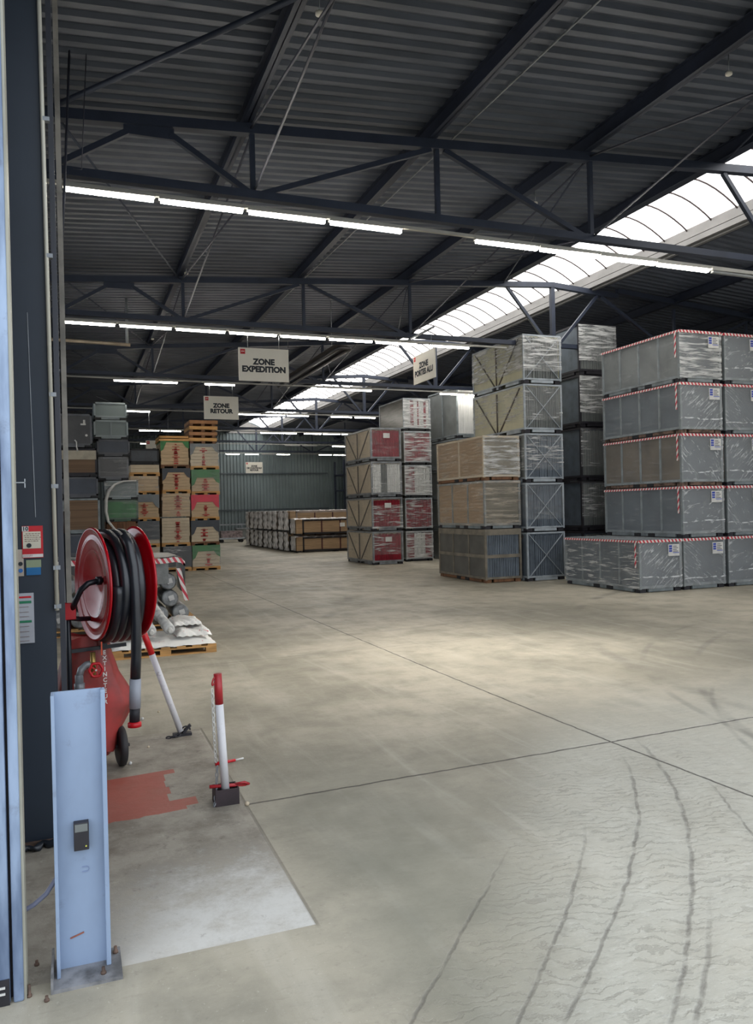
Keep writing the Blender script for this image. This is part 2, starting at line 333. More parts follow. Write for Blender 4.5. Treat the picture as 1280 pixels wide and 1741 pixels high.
hh = n.m('SUBTRACT', n.m('ADD', n.m('MULTIPLY', mid, 0.25), n.m('MULTIPLY', fine, 0.5)), n.m('ADD', n.m('MULTIPLY', jj, 1.2), n.m('ADD', n.m('MULTIPLY', rip, 0.5), n.m('MULTIPLY', track, 0.7))))
n.link(n.bump(hh, 0.35, 0.02), p.inputs['Normal'])
concrete = m
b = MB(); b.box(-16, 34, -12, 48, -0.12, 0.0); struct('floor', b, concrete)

# ------------------------------------------------------------------ walls
wallm = mat('slate_wall_cladding', srgb(118, 130, 132), 0.5, 0.1, 0.15, 0.5)
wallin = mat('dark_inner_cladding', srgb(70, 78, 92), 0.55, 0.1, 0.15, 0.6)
def cladding(x0, x1, y0, y1, z0, z1, pitch=0.3, d=0.04, back=0.06, nrm=(0, -1)):
    b = MB(); L = math.hypot(x1-x0, y1-y0); k = int(L/pitch); ux, uy = (x1-x0)/L, (y1-y0)/L; pts = []
    for i in range(k+1):
        for t, h in ((0, 0), (0.32, 0), (0.42, d), (0.58, d), (0.68, 0)):
            s_ = (i+t)*pitch
            if s_ <= L: pts.append((x0+ux*s_, y0-h))
    pts.append((x1, y1))
    for (a, c) in zip(pts, pts[1:]): b.face([(a[0], a[1], z0), (c[0], c[1], z0), (c[0], c[1], z1), (a[0], a[1], z1)])
    b.box(x0, x1, y0+0.012, y0+back+0.012, z0, z1)
    return b
struct('wall_back', cladding(-7.0, 22.0, 47.6, 47.6, 0, 7.2, 0.2, 0.075), wallm)
b = MB(); b.box(-7.2, -7.0, 2.96, 5.0, 0, 6.0); b.box(-7.2, -7.0, 26.0, 47.7, 0, 6.0); b.box(-7.2, -7.0, 5.0, 26.0, 0, 0.7); b.box(-7.2, -7.0, 5.0, 26.0, 4.3, 6.0)
for k in range(1, 14): b.box(-7.15, -7.05, 5.0+1.5*k-0.05, 5.0+1.5*k+0.05, 0.7, 4.3)
b.box(-7.14, -7.06, 5.0, 26.0, 2.45, 2.55)
struct('wall_left', b, wallin)
b = MB(); b.box(21.95, 22.1, 2.95, 3.3, 0, 6.6); b.box(21.95, 22.1, 9.1, 47.6, 0, 6.6); b.box(21.95, 22.1, 3.3, 9.1, 4.8, 6.6); struct('wall_right', b, wallin)
b = MB(); b.box(-7.2, -0.36, 2.97, 3.1, 0, 6.4); b.box(-0.36, 11.9, 2.97, 3.1, 4.6, 7.1); b.box(11.9, 22.0, 2.97, 3.1, 0, 7.1); struct('wall_front', b, wallin)
# girt rails on the back wall
for i, z in enumerate((3.95, 1.75)):
    b = MB(); b.box(7.0, 15.0, 47.47, 47.53, z-0.04, z+0.04); struct('trim_%d' % (i+1), b, mat('girt_grey', srgb(70, 80, 86), 0.5))

# ------------------------------------------------------------------ roof deck
RZ = lambda x: (5.99+0.07*x) if x <= 9.8 else (5.99+0.07*(19.6-x))
def deck(x0, x1):
    b = MB(); pitch = 0.2; y = 2.8; prof = []
    while y < 47.6:
        for t, h in ((0, 0), (0.40, 0), (0.5, 0.045), (0.9, 0.045), (1.0, 0)): prof.append((y+t*pitch, h))
        y += pitch
    for (a, c) in zip(prof, prof[1:]):
        if a[0] == c[0]: continue
        b.face([(x0, a[0], RZ(x0)+a[1]), (x1, a[0], RZ(x1)+a[1]), (x1, c[0], RZ(x1)+c[1]), (x0, c[0], RZ(x0)+c[1])])
    b.face([(x0, 2.8, RZ(x0)+0.16), (x0, 47.7, RZ(x0)+0.16), (x1, 47.7, RZ(x1)+0.16), (x1, 2.8, RZ(x1)+0.16)])
    return b
roof = deck(-7.1, 8.78); struct('ceiling', roof, deckm)
roof2 = deck(10.92, 22.1); struct('ceiling_right', roof2, deckm).name = 'ceiling.001'

# ------------------------------------------------------------------ skylight
sky_e = bpy.data.materials.new('translucent_polycarbonate_daylit'); sky_e.use_nodes = True; pp = sky_e.node_tree.nodes['Principled BSDF']
pp.inputs['Base Color'].default_value = (0.85, 0.85, 0.83, 1); pp.inputs['Roughness'].default_value = 0.4; pp.inputs['Emission Color'].default_value = (1.0, 0.985, 0.96, 1); pp.inputs['Emission Strength'].default_value = VAULT
xa, xb, zs, rise = 8.78, 10.92, 6.68, 0.42
def arc(t): return (xa+(xb-xa)*t, zs+rise*math.sin(PI*t)**0.9 if 0 < t < 1 else zs)
b = MB()
for k in range(14):
    (x0, z0), (x1, z1) = arc(k/14), arc((k+1)/14); b.face([(x0, 2.9, z0), (x0, 47.5, z0), (x1, 47.5, z1), (x1, 2.9, z1)], True)
win = struct('window_1', b, sky_e)
ribm = mat('skylight_rib', srgb(72, 62, 62), 0.7)
b = MB(); y = 3.3
while y < 47.3:
    b.tube([(arc(k/12)[0], y, arc(k/12)[1]-0.03) for k in range(13)], 0.017, 5); y += 0.6
b.build('glazing_bar', ribm, win)
b = MB(); b.bar((9.05, 3, 6.83), (9.05, 47.5, 6.83), 0.035); b.build('glazing_rail', ribm, win)
curb = mat('curb_pale_grey', srgb(120, 118, 116), 0.5, 0, 0.12, 2)
b = MB(); b.box(10.86, 10.94, 2.9, 47.5, 6.54, 6.72); b.box(10.80, 10.87, 2.9, 47.5, 6.40, 6.50); b.box(10.88, 10.96, 2.9, 47.5, 6.36, 6.56); b.build('curb', curb, win)
b = MB(); b.box(8.70, 8.78, 2.9, 47.5, 6.42, 6.70); b.build('curb', navy, win)
b = MB(); b.face([(8.78, 47.5, 6.4), (10.9, 47.5, 6.4), (10.9, 47.5, 6.7), (9.85, 47.5, 7.12), (8.78, 47.5, 6.7)]); b.face([(8.78, 2.9, 6.4), (10.9, 2.9, 6.4), (10.9, 2.9, 6.7), (9.85, 2.9, 7.12), (8.78, 2.9, 6.7)]); b.build('end_panel', curb, win)

# ------------------------------------------------------------------ purlins
pn = ['second purlin left', None]
PX = [-0.4, 1.90, 4.16, 6.40, 8.62]
for i, x in enumerate(PX + [11.02, 13.2, 15.5]):
    z0 = RZ(x)-0.20; b = MB(); b.box(x-0.005, x+0.005, 3.1, 47.5, z0, z0+0.20); b.box(x-0.05, x+0.05, 3.1, 47.5, z0, z0+0.012); b.box(x-0.05, x+0.05, 3.1, 47.5, z0+0.188, z0+0.20)
    o = b.build('roof_purlin', navy)
    where = ['hidden behind the dark column', 'leftmost in open view', 'second in view from the left', 'third in view from the left', 'along the skylight left edge', 'along the skylight right edge', 'first right of the skylight', 'second right of the skylight'][i]
    tag(o, 'long dark roof purlin, ' + where, 'roof beam', 'roof purlins')

# ------------------------------------------------------------------ trusses
TY = [8.7+6*k for k in range(7)]
lite = mat('truss_steel_blue', srgb(50, 57, 73), 0.5, 0.1, 0.15, 3)
BC = lambda x: 5.10-0.012*x
def tc(x): return RZ(x)-0.26
def truss(y, k):
    t = thing('roof_truss', 'dark blue lattice roof truss, %s from the doorway' % ORD[k], 'roof truss', (9.8, y, 0), 'roof trusses across the hall')
    z = tc
    b = MB()
    for x0, x1 in ((-0.6, 8.2), (8.2, 9.87), (9.87, 11.6), (11.6, 21.9)):
        b.bar((x0, y, z(min(x0, 9.8))), (x1, y, z(x1) if x1 != 9.87 else z(9.8)), 0.11, 0.11)
    b.box(0.58, 1.10, y-0.02, y+0.02, z(0.8)-0.16, z(0.8)-0.04)
    b.build('top_chord', lite, t)
    b = MB(); b.bar((-0.6, y, BC(0)+0.05), (21.9, y, BC(9.8)+0.05), 0.10, 0.09)
    if k == 0: b.box(-0.2, -0.08, y-0.02, y+0.06, 5.05, 5.25)
    b.build('bottom_chord', lite, t)
    for x in (1.95, 4.23, 6.47, 9.87, 13.2, 15.4, 17.7):
        b = MB(); b.bar((x, y, BC(x)+0.09), (x, y, z(x)-0.05), 0.055 if x != 9.87 else 0.09); b.build('vertical_post', lite, t)
    for (xa_, xb_) in ((-0.12, 0.62), (1.90, 1.06), (2.05, 4.15), (6.40, 4.33), (9.78, 8.75), (9.97, 11.05), (13.2, 11.15), (13.3, 15.4), (17.7, 15.5)):
        b = MB(); b.bar((xa_, y, BC(xa_)+0.09), (xb_, y, z(xb_)-(0.12 if xb_ < 1.2 else 0.06)), 0.06); b.build('diagonal_brace', lite, t)
for k, y in enumerate(TY): truss(y, k)
# sway rods between trusses
rodm = mat('brace_rod', srgb(62, 64, 76), 0.5, 0.2)
YS = [3.15]+TY
for i in range(7):
    y0, y1 = YS[i], YS[i+1]
    for j, x in enumerate((1.95, 6.47)):
        t = thing('sway_bracing', 'pair of thin crossing rods, %s bay from the doorway, %s crossing' % (ORD[i], ('left', 'middle')[j]), 'brace', (x, (y0+y1)/2, 5.5), 'crossed rods between trusses')
        for a, (za, zb) in enumerate(((BC(x)+0.12, tc(x)), (tc(x), BC(x)+0.12))):
            b = MB(); b.cyl((x+(0.016 if a else -0.016), y0+0.05, za), (x+(0.016 if a else -0.016), y1-0.05, zb), 0.014, n=6); b.build('rod', rodm, t)
for i in range(7):
    y0, y1 = YS[i], YS[i+1]
    if i == 0: seg = [((-0.12, 8.6), (1.95, 6.2)), ((6.5, 3.3), (8.6, 8.5))]
    else: seg = [((-0.1, y0), (1.9, y1)), ((6.45, y0), (8.65, y1))]
    for j, (a, c) in enumerate(seg):
        b = MB(); b.cyl((a[0], a[1], RZ(a[0])-0.24), (c[0], c[1], RZ(c[0])-0.24), 0.03 if (i == 0 and j == 0) else 0.014, n=6); o = b.build('wind_brace', lite)
        tag(o, 'dark diagonal brace under the roof, %s bay from the doorway, %s' % (ORD[i], ('at the left eave', 'beside the skylight')[j]), 'wind brace', 'roof wind braces')
b = MB(); b.cyl((4.75, 3.2, RZ(4.75)-0.03), (4.30, 20.0, RZ(4.3)-0.03), 0.012, n=6)
tag(b.build('roof_conduit', galv), 'thin pale conduit under the roof, right of the second visible purlin', 'conduit')
for i, (x, y) in enumerate(((2.09, 6.55), (1.98, 14.4), (1.9, 20.0), (6.75, 6.6), (6.72, 10.4))):
    z = RZ(x)-0.2; t = thing('smoke_detector', 'small round white detector, ' + ['at the top edge left of centre', 'beside the second truss on the left', 'beside the third truss on the left', 'at the upper right before the first truss', 'in the second bay right of centre'][i], 'detector', (x, y, z), 'roof detectors')
    b = MB(); b.lathe((x, y, z-0.04), (0, 0, 1), [(0, 0.02), (0.01, 0.036), (0.035, 0.036), (0.045, 0.02)], 16); b.build('sensor_head', offwhite, t)
    b = MB(); b.cyl((x, y, z), (x, y, z+0.2), 0.006, n=6); b.build('stem', galv, t)
# hanging heater pipes
b = MB(); zz = 5.05
b.tube([(5.35, 21.2, zz), (5.35, 16.0, zz)]+[(5.47-0.12*math.cos(a), 16.0-0.12*math.sin(a), zz) for a in [PI*k/8 for k in range(1, 8)]]+[(5.59, 16.0, zz), (5.59, 21.2, zz)], 0.045, 10)
t = thing('radiant_heater', 'long dark radiant tube heater hung under the roof behind the EXPEDITION sign', 'heater', (5.47, 18.6, 5.0))
b.build('burner_tube', mat('heater_tube', srgb(70, 68, 70), 0.4, 0.5), t)
b = MB(); b.face([(5.22, 16.3, 5.11), (5.36, 16.3, 5.2), (5.36, 21.1, 5.2), (5.22, 21.1, 5.11)]); b.face([(5.36, 16.3, 5.2), (5.58, 16.3, 5.2), (5.58, 21.1, 5.2), (5.36, 21.1, 5.2)]); b.face([(5.58, 16.3, 5.2), (5.72, 16.3, 5.11), (5.72, 21.1, 5.11), (5.58, 21.1, 5.2)]); b.build('reflector', darksteel, t)
for y in (16.8, 20.6):
    b = MB(); b.cyl((5.47, y, 5.2), (5.47, y, RZ(5.47)-0.03), 0.008, n=6); b.build('hanger', galv, t)
t = thing('suspended_pipe', 'pale horizontal pipe under the roof at the left, below the second row of lamps', 'pipe', (0.4, 17.0, 5.1))
b = MB(); b.cyl((-1.0, 16.9, 5.14), (1.16, 16.9, 5.09), 0.035, n=10); b.build('pipe_run', mat('pale_pipe', srgb(176, 160, 140), 0.4, 0.2), t)
b = MB(); b.cyl((1.10, 16.9, 5.1), (1.10, 16.9, RZ(1.1)-0.02), 0.03, n=8); b.build('riser', galv, t)

for k, y in enumerate(TY):
    b = MB(); b.box(-0.62, -0.42, y-0.1, y-0.09, 0, tc(-0.5)+0.05); b.box(-0.62, -0.42, y+0.09, y+0.1, 0, tc(-0.5)+0.05); b.box(-0.525, -0.515, y-0.09, y+0.09, 0, tc(-0.5)+0.05)
    tag(b.build('steel_column', navy), 'dark steel column holding the left end of the %s roof truss' % ORD[k], 'column', 'eave columns')
# ------------------------------------------------------------------ lamps
tube_e = emis('lit_tube', (1.0, 0.95, 0.86), TUBE)
tube_d = mat('unlit_tube', srgb(150, 152, 150), 0.3)
railm = mat('lamp_rail', srgb(170, 168, 160), 0.45, 0.1, 0.1, 3)
rows = {0: [(-0.02+0.955*i, 1) for i in range(4)]+[(4.74+0.935*i, 1) for i in range(4)]+[(8.5, 0), (9.45, 0), (10.4, 1), (11.35, 1), (12.3, 1), (13.25, 1)],
        1: [(-0.14+0.975*i, 1) for i in range(7)]+[(6.9, 1)],
        2: [(1.0, 1), (1.78, 1), (3.25, 1), (6.3, 1), (7.1, 1), (10, 1), (11, 1), (12, 1)],
        3: [(1.62, 1), (5.3, 1), (6.15, 1), (7.0, 1), (8.6, 1), (9.5, 1), (11, 1)],
        4: [(2.5, 1), (3.35, 1), (7.4, 1), (8.2, 1), (9.3, 1), (10.15, 1), (11.0, 1), (11.85, 1)],
        5: [(3.0, 1), (10.0, 0), (10.9, 0), (12.5, 1), (13.4, 1)],
        6: [(8.1, 1), (9.2, 1), (10.15, 0), (11.05, 1), (13.6, 1), (14.5, 1)]}
for r, ls in rows.items():
    y = TY[r]; b = MB()
    zr = (lambda x: 5.03-0.0135*x) if r == 0 else (lambda x: 5.035-0.006*x)
    xe = 8.7 if r == 1 else 15.5; b.bar((-0.15 if r else -0.3, y-0.0, zr(0)), (xe, y-0.0, zr(xe)), 0.045, 0.035)
    tag(b.build('lamp_rail', railm), 'slim pale lamp rail under the %s roof truss from the doorway' % ORD[r], 'lamp rail', 'lamp rails')
    for i, (x, on) in enumerate(ls):
        L = 0.90 if r < 2 else 0.78
        t = thing('fluorescent_lamp', '%s tube lamp, %s from the left in the row under the %s truss' % ('lit white' if on else 'unlit dull', ORD[i] if i < 12 else '%s last' % ['', 'second'][13-i], ORD[r]), 'lamp', (x+L/2, y, zr(x)-0.04), 'fluorescent lamps')
        b = MB(); b.box(x-0.01, x+L+0.01, y-0.035, y+0.035, zr(x)-0.045, zr(x)-0.008); b.build('housing', railm, t)
        b = MB(); b.bar((x+0.01, y, zr(x)-0.062), (x+L-0.01, y, zr(x+L)-0.062), 0.05, 0.030); b.build('tube', tube_e if on else tube_d, t)

# ------------------------------------------------------------------ signs
def sign(label, lines, c, wd, h, axis, size, wires, zt):
    x, y, z = c; t = thing('hanging_sign', label, 'sign', (x, y, z), 'hanging zone signs')
    rz = 0 if axis == 'x' else -PI/2
    u = Vector((1, 0, 0)) if axis == 'x' else Vector((0, -1, 0)); nn = Vector((0, -1, 0)) if axis == 'x' else Vector((-1, 0, 0))
    c = Vector(c); b = MB(); d = nn*0.012
    e = u*wd/2; a = Vector((0, 0, h/2)); p0 = c-e-a-d; p1 = c+e+a+d
    b.box(min(p0.x, p1.x), max(p0.x, p1.x), min(p0.y, p1.y), max(p0.y, p1.y), min(p0.z, p1.z), max(p0.z, p1.z)); b.build('sign_board', offwhite, t)
    text('lettering', lines, size, signtext, t, c+nn*0.014+Vector((0, 0, -0.02 if len(lines) < 16 else -0.03)), (PI/2, 0, rz), 0.0085*size/0.15, 0.001)
    s_ = 0.15*h; q = c-e*0.93+a*0.93+nn*0.0145+u*(s_*0.5)-Vector((0, 0, s_*0.55)); b = MB()
    for s1, s2 in ((-1, -1),):
        b.face([q-u*s_*0.5-Vector((0, 0, s_*0.5)), q+u*s_*0.5-Vector((0, 0, s_*0.5)), q+u*s_*0.5+Vector((0, 0, s_*0.5)), q-u*s_*0.5+Vector((0, 0, s_*0.5))])
    lg = b.build('logo_square', red, t); b = MB(); q2 = q+nn*0.001
    for k in range(4):
        o_ = q2+u*s_*(-0.3+0.16*k); hz = (0.12, 0.2, 0.1, 0.16)[k]*s_
        b.face([o_-Vector((0, 0, 0.0)), o_+u*s_*0.1, o_+u*s_*0.1+Vector((0, 0, hz)), o_+Vector((0, 0, hz))])
    b.face([q2-u*s_*0.35-Vector((0, 0, s_*0.1)), q2+u*s_*0.35-Vector((0, 0, s_*0.02)), q2+u*s_*0.35+Vector((0, 0, s_*0.03)), q2-u*s_*0.35-Vector((0, 0, s_*0.05))])
    b.build('logo_mark', offwhite, lg)
    for s1 in wires:
        b = MB(); pw = c+u*s1; b.cyl(pw+a, Vector((pw.x, pw.y, zt)), 0.005, n=5); b.build('wire', galv, t)
sign('white hanging sign reading ZONE EXPEDITION with a red corner square', 'ZONE\nEXPEDITION', (3.42, 14.68, 4.38), 0.96, 0.62, 'x', 0.148, (-0.3, 0.3), 5.0)
sign('white hanging sign reading ZONE RETOUR with a red corner square', 'ZONE\nRETOUR', (3.66, 20.68, 4.345), 0.90, 0.60, 'x', 0.15, (-0.3, 0.3), 5.0)
sign('cream hanging sign turned sideways reading ZONE PORTES ALU', 'ZONE\nPORTES ALU', (6.45, 14.02, 4.36), 1.0, 0.56, 'y', 0.15, (-0.35, 0.35), 5.03)
b = MB(); b.box(6.43, 6.47, 13.55, 14.75, 5.02, 5.05); tag(b.build('sign_hanger_arm', galv), 'short steel arm holding the sideways PORTES ALU sign', 'bracket')
sign('small distant white sign before the back wall reading ZONE DE CONTROLE RETOUR', 'ZONE\nDE CONTROLE\nRETOUR', (9.70, 44.66, 4.15), 0.98, 0.63, 'x', 0.125, (-0.3, 0.3), 4.97)
sign('hanging sign mostly hidden behind the left stacks, red corner showing', 'ZONE', (2.66, 26.68, 3.72), 0.84, 0.6, 'x', 0.15, (-0.3, 0.3), 5.0)

# ------------------------------------------------------------------ stillage crates
def wrinkle(x0, x1, y0, y1, z0, z1, amp=0.012, nseg=14, seed=0, sides='fl'):
    b = MB(); rnd = random.Random(seed); ph = [rnd.uniform(0, 6) for _ in range(6)]
    def d(u, v): return amp*(0.5+0.5*math.sin(u*9+v*5+ph[0]+1.5*math.sin(v*7+ph[1])))*(0.4+0.6*abs(math.sin(v*11-u*6+ph[2])))
    if 'f' in sides: b.grid(lambda u, v: (x0+(x1-x0)*u, y0-0.004-d(u, v), z0+(z1-z0)*v), nseg, nseg)
    if 'l' in sides: b.grid(lambda u, v: (x0-0.004-d(u, v), y1+(y0-y1)*u, z0+(z1-z0)*v), nseg, nseg)
    if 'r' in sides: b.grid(lambda u, v: (x1+0.004+d(u, v), y0+(y1-y0)*u, z0+(z1-z0)*v), nseg, nseg)
    if 't' in sides: b.grid(lambda u, v: (x0+(x1-x0)*u, y0+(y1-y0)*v, z1+0.003+d(u, v)), nseg, nseg)
    return b
cnt = [0]
def crate(x0, x1, y0, y1, z0, z1, label, group, frame=greysteel, front='panel', fcol=None, fcol2=None, side='ribs', scol=None, film_m=None, film_z=(0, 1), film_sides='fl', film2=None, tape=False, sticker=None, base=None, basecol=None, note=None, midrail=False, cat='crate', name='stillage_crate', post=0.045, nrib=4, dark_foot=True, brace_m=None, cap=None):
    cnt[0] += 1; seed = cnt[0]; rnd = random.Random(seed)
    scol = scol or greypanel; fcol = fcol or navypanel; H = z1-z0; fz = z0+0.075
    t = thing(name, label, cat, ((x0+x1)/2, (y0+y1)/2, z0), group)
    # frame
    b = MB(); q = post
    for x in (x0, x1-q):
        for y in (y0, y1-q): b.box(x, x+q, y, y+q, z0+0.06, z1-0.005)
    for z in (fz, z1-q-0.005):
        b.box(x0+q, x1-q, y0+0.002, y0+q-0.002, z, z+q); b.box(x0+q, x1-q, y1-q, y1-0.002, z, z+q)
        b.box(x0+0.002, x0+q-0.002, y0+q, y1-q, z, z+q); b.box(x1-q, x1-0.002, y0+q, y1-q, z, z+q)
    if midrail:
        zm = z0+H*0.46; b.box(x0+q, x1-q, y0+0.002, y0+q, zm, zm+0.07); b.box(x0+0.002, x0+q, y0+q, y1-q, zm, zm+0.07)
        b.box(x0+q, x1-q, y0+0.001, y0+q, z1-0.13, z1-0.02); b.box(x0+0.001, x0+q, y0+q, y1-q, z1-0.13, z1-0.02)
    b.build('frame', frame, t)
    # base runners with fork pockets
    b = MB(); b.box(x0+0.2, x1-0.2, y0+0.005, y0+0.05, z0+0.012, z0+0.07); b.box(x0+0.2, x1-0.2, y1-0.05, y1-0.005, z0+0.012, z0+0.07)
    b.box(x0+0.005, x0+0.05, y0+0.2, y0+0.75, z0+0.012, z0+0.07); b.box(x0+0.005, x0+0.05, y0+0.95, y0+1.15, z0+0.012, z0+0.07); b.box(x0+0.005, x0+0.05, y0+1.35, y1-0.2, z0+0.012, z0+0.07)
    b.build('base_rail', basecol or frame, t)
    for (fx, fy) in ((x0+0.01, y0+0.01), (x1-0.16, y0+0.01), (x0+0.01, y1-0.16), (x1-0.16, y1-0.16)):
        b = MB(); b.box(fx+0.01, fx+0.14, fy+0.008, fy+0.14, z0, z0+0.07); b.build('foot', basecol if basecol else darksteel, t)
    # contents / side panel
    b = MB(); b.box(x0+q*0.45, x1-q*0.45, y0+0.06, y1-q*0.5, fz+0.01, z1-0.03); b.build('side_panel', scol, t)
    # side ribs or V braces on the left side
    b = MB(); xs = x0+q*0.45-0.004
    if side == 'ribs':
        for k in range(1, nrib):
            yy = y0+(y1-y0)*k/nrib; b = MB(); b.box(x0-0.002, xs+0.01, yy-0.018, yy+0.018, fz, z1-0.02); b.build('side_rib', frame, t)
    elif side == 'v':
        ym = (y0+y1)/2; zb = fz+0.03; zt = z1-0.08
        b.bar((xs-0.008, ym-0.1, zb), (xs-0.008, y0+0.16, zt), 0.016, 0.035, (1, 0, 0)); b.bar((xs-0.008, ym+0.1, zb), (xs-0.008, y1-0.16, zt), 0.016, 0.035, (1, 0, 0))
        b.bar((xs-0.008, ym, zb), (xs-0.008, ym, zt), 0.012, 0.05, (1, 0, 0)); b.build('side_brace', brace_m or darksteel, t)
        for s_ in (-0.12, 0.12): b = MB(); b.box(x0-0.006, x0+0.02, ym+s_-0.09, ym+s_+0.03, z0+0.015, z0+0.06); b.build('fork_pocket_shade', black, t)  # solid black block stands in for shade inside the fork opening
    if side != 'v':
        for s_ in (0.82, 1.22): b = MB(); b.box(x0-0.001, x0+0.03, y0+s_-0.06, y0+s_+0.12, z0+0.01, z0+0.065); b.build('fork_pocket_shade', black, t)  # black block again for the dark of the fork opening
    # front
    if front == 'panel':
        b = MB(); b.box(x0+q, x1-q, y0+0.03, y0+0.058, fz+q, z1-q-0.005); b.build('front_panel', fcol, t)
    elif front == 'slats':
        b = MB(); b2 = MB(); xx = x0+q+0.008; k = 0; pat = fcol2[1] if fcol2 else None
        while xx < x1-q-0.03:
            ww = rnd.uniform(0.026, 0.036); zt_ = z1-q-0.02-rnd.uniform(0, 0.03); y_ = y0+0.012+rnd.uniform(0, 0.012)
            (b2 if (pat and pat((xx-x0)/(x1-x0))) else b).box(xx, xx+ww, y_, y0+0.058, fz+q, zt_)
            xx += ww+rnd.uniform(0.006, 0.014); k += 1
        if b.v: b.build('packed_profiles', fcol, t)
        if b2.v: b2.build('packed_profiles', fcol2[0], t)
    elif front == 'none': pass
    if brace_m is not None and side != 'v2' and front == 'slats' and note == 'x':
        b = MB(); b.bar((x0+0.07, y0+0.006, z0+0.11), (x1-0.05, y0+0.006, z1-0.05), 0.012, 0.032, (0, 1, 0)); b.build('cross_brace', palesteel, t)
        b = MB(); b.bar((x1-0.07, y0+0.001, z0+0.11), (x0+0.05, y0+0.001, z1-0.05), 0.012, 0.032, (0, 1, 0)); b.build('cross_brace', palesteel, t)
    if film_m:
        zz0 = z0+0.07+(H-0.07)*film_z[0]; zz1 = z0+0.07+(H-0.075)*film_z[1]
        wrinkle(x0-0.003, x1+0.003, y0-0.006, y1+0.003, zz0, zz1, 0.010, 14, seed, film_sides).build('stretch_film', film_m, t)
    if film2: wrinkle(x0-0.003, x1+0.003, y0-0.006, y1+0.003, z0+0.07, z1-0.005, 0.008, 14, seed+50, 'l').build('side_film', film2, t)
    if tape:
        b = MB(); e = 0.018
        b.box(x0-e, x1+0.004, y0-e-0.003, y0-e+0.001, z1-0.055, z1-0.008); b.box(x0-e-0.002, x0-e+0.001, y0-e, y1, z1-0.05, z1-0.012)
        b.box(x0-e-0.002, x0-e+0.001, y0+0.06, y0+0.10, z1-0.5, z1-0.05)
        b.build('warning_tape', tapem, t)
    if sticker:
        sx = x1-sticker; b = MB(); yy = y0-0.026; zt_ = z1-0.10
        b.box(sx, sx+0.25, yy, yy+0.003, zt_-0.21, zt_); s_ = b.build('label_sheet', white, t); b = MB()
        for (a_, c_, d_, e_) in ((0.015, 0.085, 0.015, 0.05), (0.015, 0.085, 0.06, 0.095), (0.015, 0.085, 0.105, 0.135), (0.10, 0.24, 0.145, 0.158)): b.box(sx+a_, sx+c_, yy-0.001, yy, zt_-e_, zt_-d_)
        b.build('blue_print', blue, s_); b = MB()
        for k in range(4): b.box(sx+0.105, sx+0.19+0.03*(k % 2), yy-0.001, yy, zt_-0.035-0.03*k-0.006, zt_-0.03*k-0.03)
        b.build('small_print', signtext, s_)
    return t

G = 'wrapped grey crates with striped tape'
colw = [(9.335, 10.33), (10.335, 11.36), (11.40, 12.38), (12.42, 13.4)]
lev = [0, 0.947, 1.9, 2.865, 3.80, 4.755]
FD = [film('draped_poly_%d' % k, ((2.2, 1.5, 13) if k < 2 else (2.6, 1.5, 9)), (0, (0.75, -0.6, 0.35, -0.9)[k], 0), lo=0.50, hi=0.80, base=0.20, top=0.86, rough=0.12, col=(0.84, 0.86, 0.87), seed=k*5.3, dist=1.3, seam=(0.27, 0.22, 0.30, 0.25)[k]) for k in range(4)]
lname = ['bottom', 'second', 'third', 'fourth', 'top']; FS = film('side_poly', (1.0, 1.0, 9), lo=0.5, hi=0.95, base=0.10, top=0.4, col=(0.7, 0.72, 0.72), seed=33)
for L in range(5):
    for cidx in range(4):
        if L > 0 and cidx == 0: continue
        x0, x1 = colw[cidx]; x0 += 0.015; x1 -= 0.032
        if cidx == 0: where = 'bottom layer, leftmost, sticking out'
        else: where = '%s layer, %s column' % (lname[L], ['', 'left', 'middle', 'right'][cidx])
        side_m = [navypanel, navypanel, mat('brown_side_panel', srgb(104, 92, 76), 0.5, 0, 0.3, 1.6), navypanel, greypanel][L]
        crate(x0, x1, 11.4+0.01*cidx, 13.65, lev[L], lev[L+1], 'grey crate with red-white tape and blue label, ' + where, G, film_m=FD[(L+cidx) % 4] if not (L == 4 and cidx == 1) else FHs[0], tape=True, sticker=0.32, scol=side_m, film_sides='ft' if (L == 4 or cidx == 0) else 'f', film2=(FH[1] if cidx == 0 else FS) if cidx < 2 else None, basecol=(rust if L in (2, 3) and cidx == 1 else None), note=None, frame=greysteel)
G = 'tall crates with white cross braces'
for L in range(5):
    a = 1.05*L
    crate(8.915, 9.86, 14.4, 16.65, a, a+1.04, 'tall pale crate with crossed white braces on its end, %s in the stack' % ['bottom', 'second up', 'middle', 'fourth up', 'topmost'][L], G, frame=palesteel, front='slats', fcol=bluepanel if L < 3 else greypanel, side='v', scol=bluepanel if L < 2 else (greypanel if L == 2 else olive), film_m=[None, FL, FH[1], FH[2], FHs[1]][L], film_z=(0.2, 0.97), brace_m=mat('brown_brace', srgb(92, 84, 76), 0.6), note='x', post=0.035)
G = 'brown crates left of the cross-braced stack'
BZ = [0, 1.13, 2.155, 3.10]
crate(8.0, 8.875, 14.56, 16.8, BZ[0], BZ[1], 'worn brown-grey crate with a mid rail, bottom of the three-high brown stack', G, frame=mat('brown_grey_steel', srgb(128, 120, 106), 0.6, 0, 0.25, 5, dirt=0.3), front='slats', fcol=bluepanel, scol=mat('dim_grey_board', srgb(98, 96, 90), 0.6, 0, 0.2, 2), midrail=True, nrib=3, basecol=wooddark)
crate(8.0, 8.875, 14.56, 16.8, BZ[1], BZ[2], 'crate under streaky brown stretch film, middle of the three-high brown stack', G, frame=greysteel, front='panel', fcol=mat('olive_dark', srgb(92, 92, 80), 0.6), scol=cardb2, film_m=FW, nrib=3)
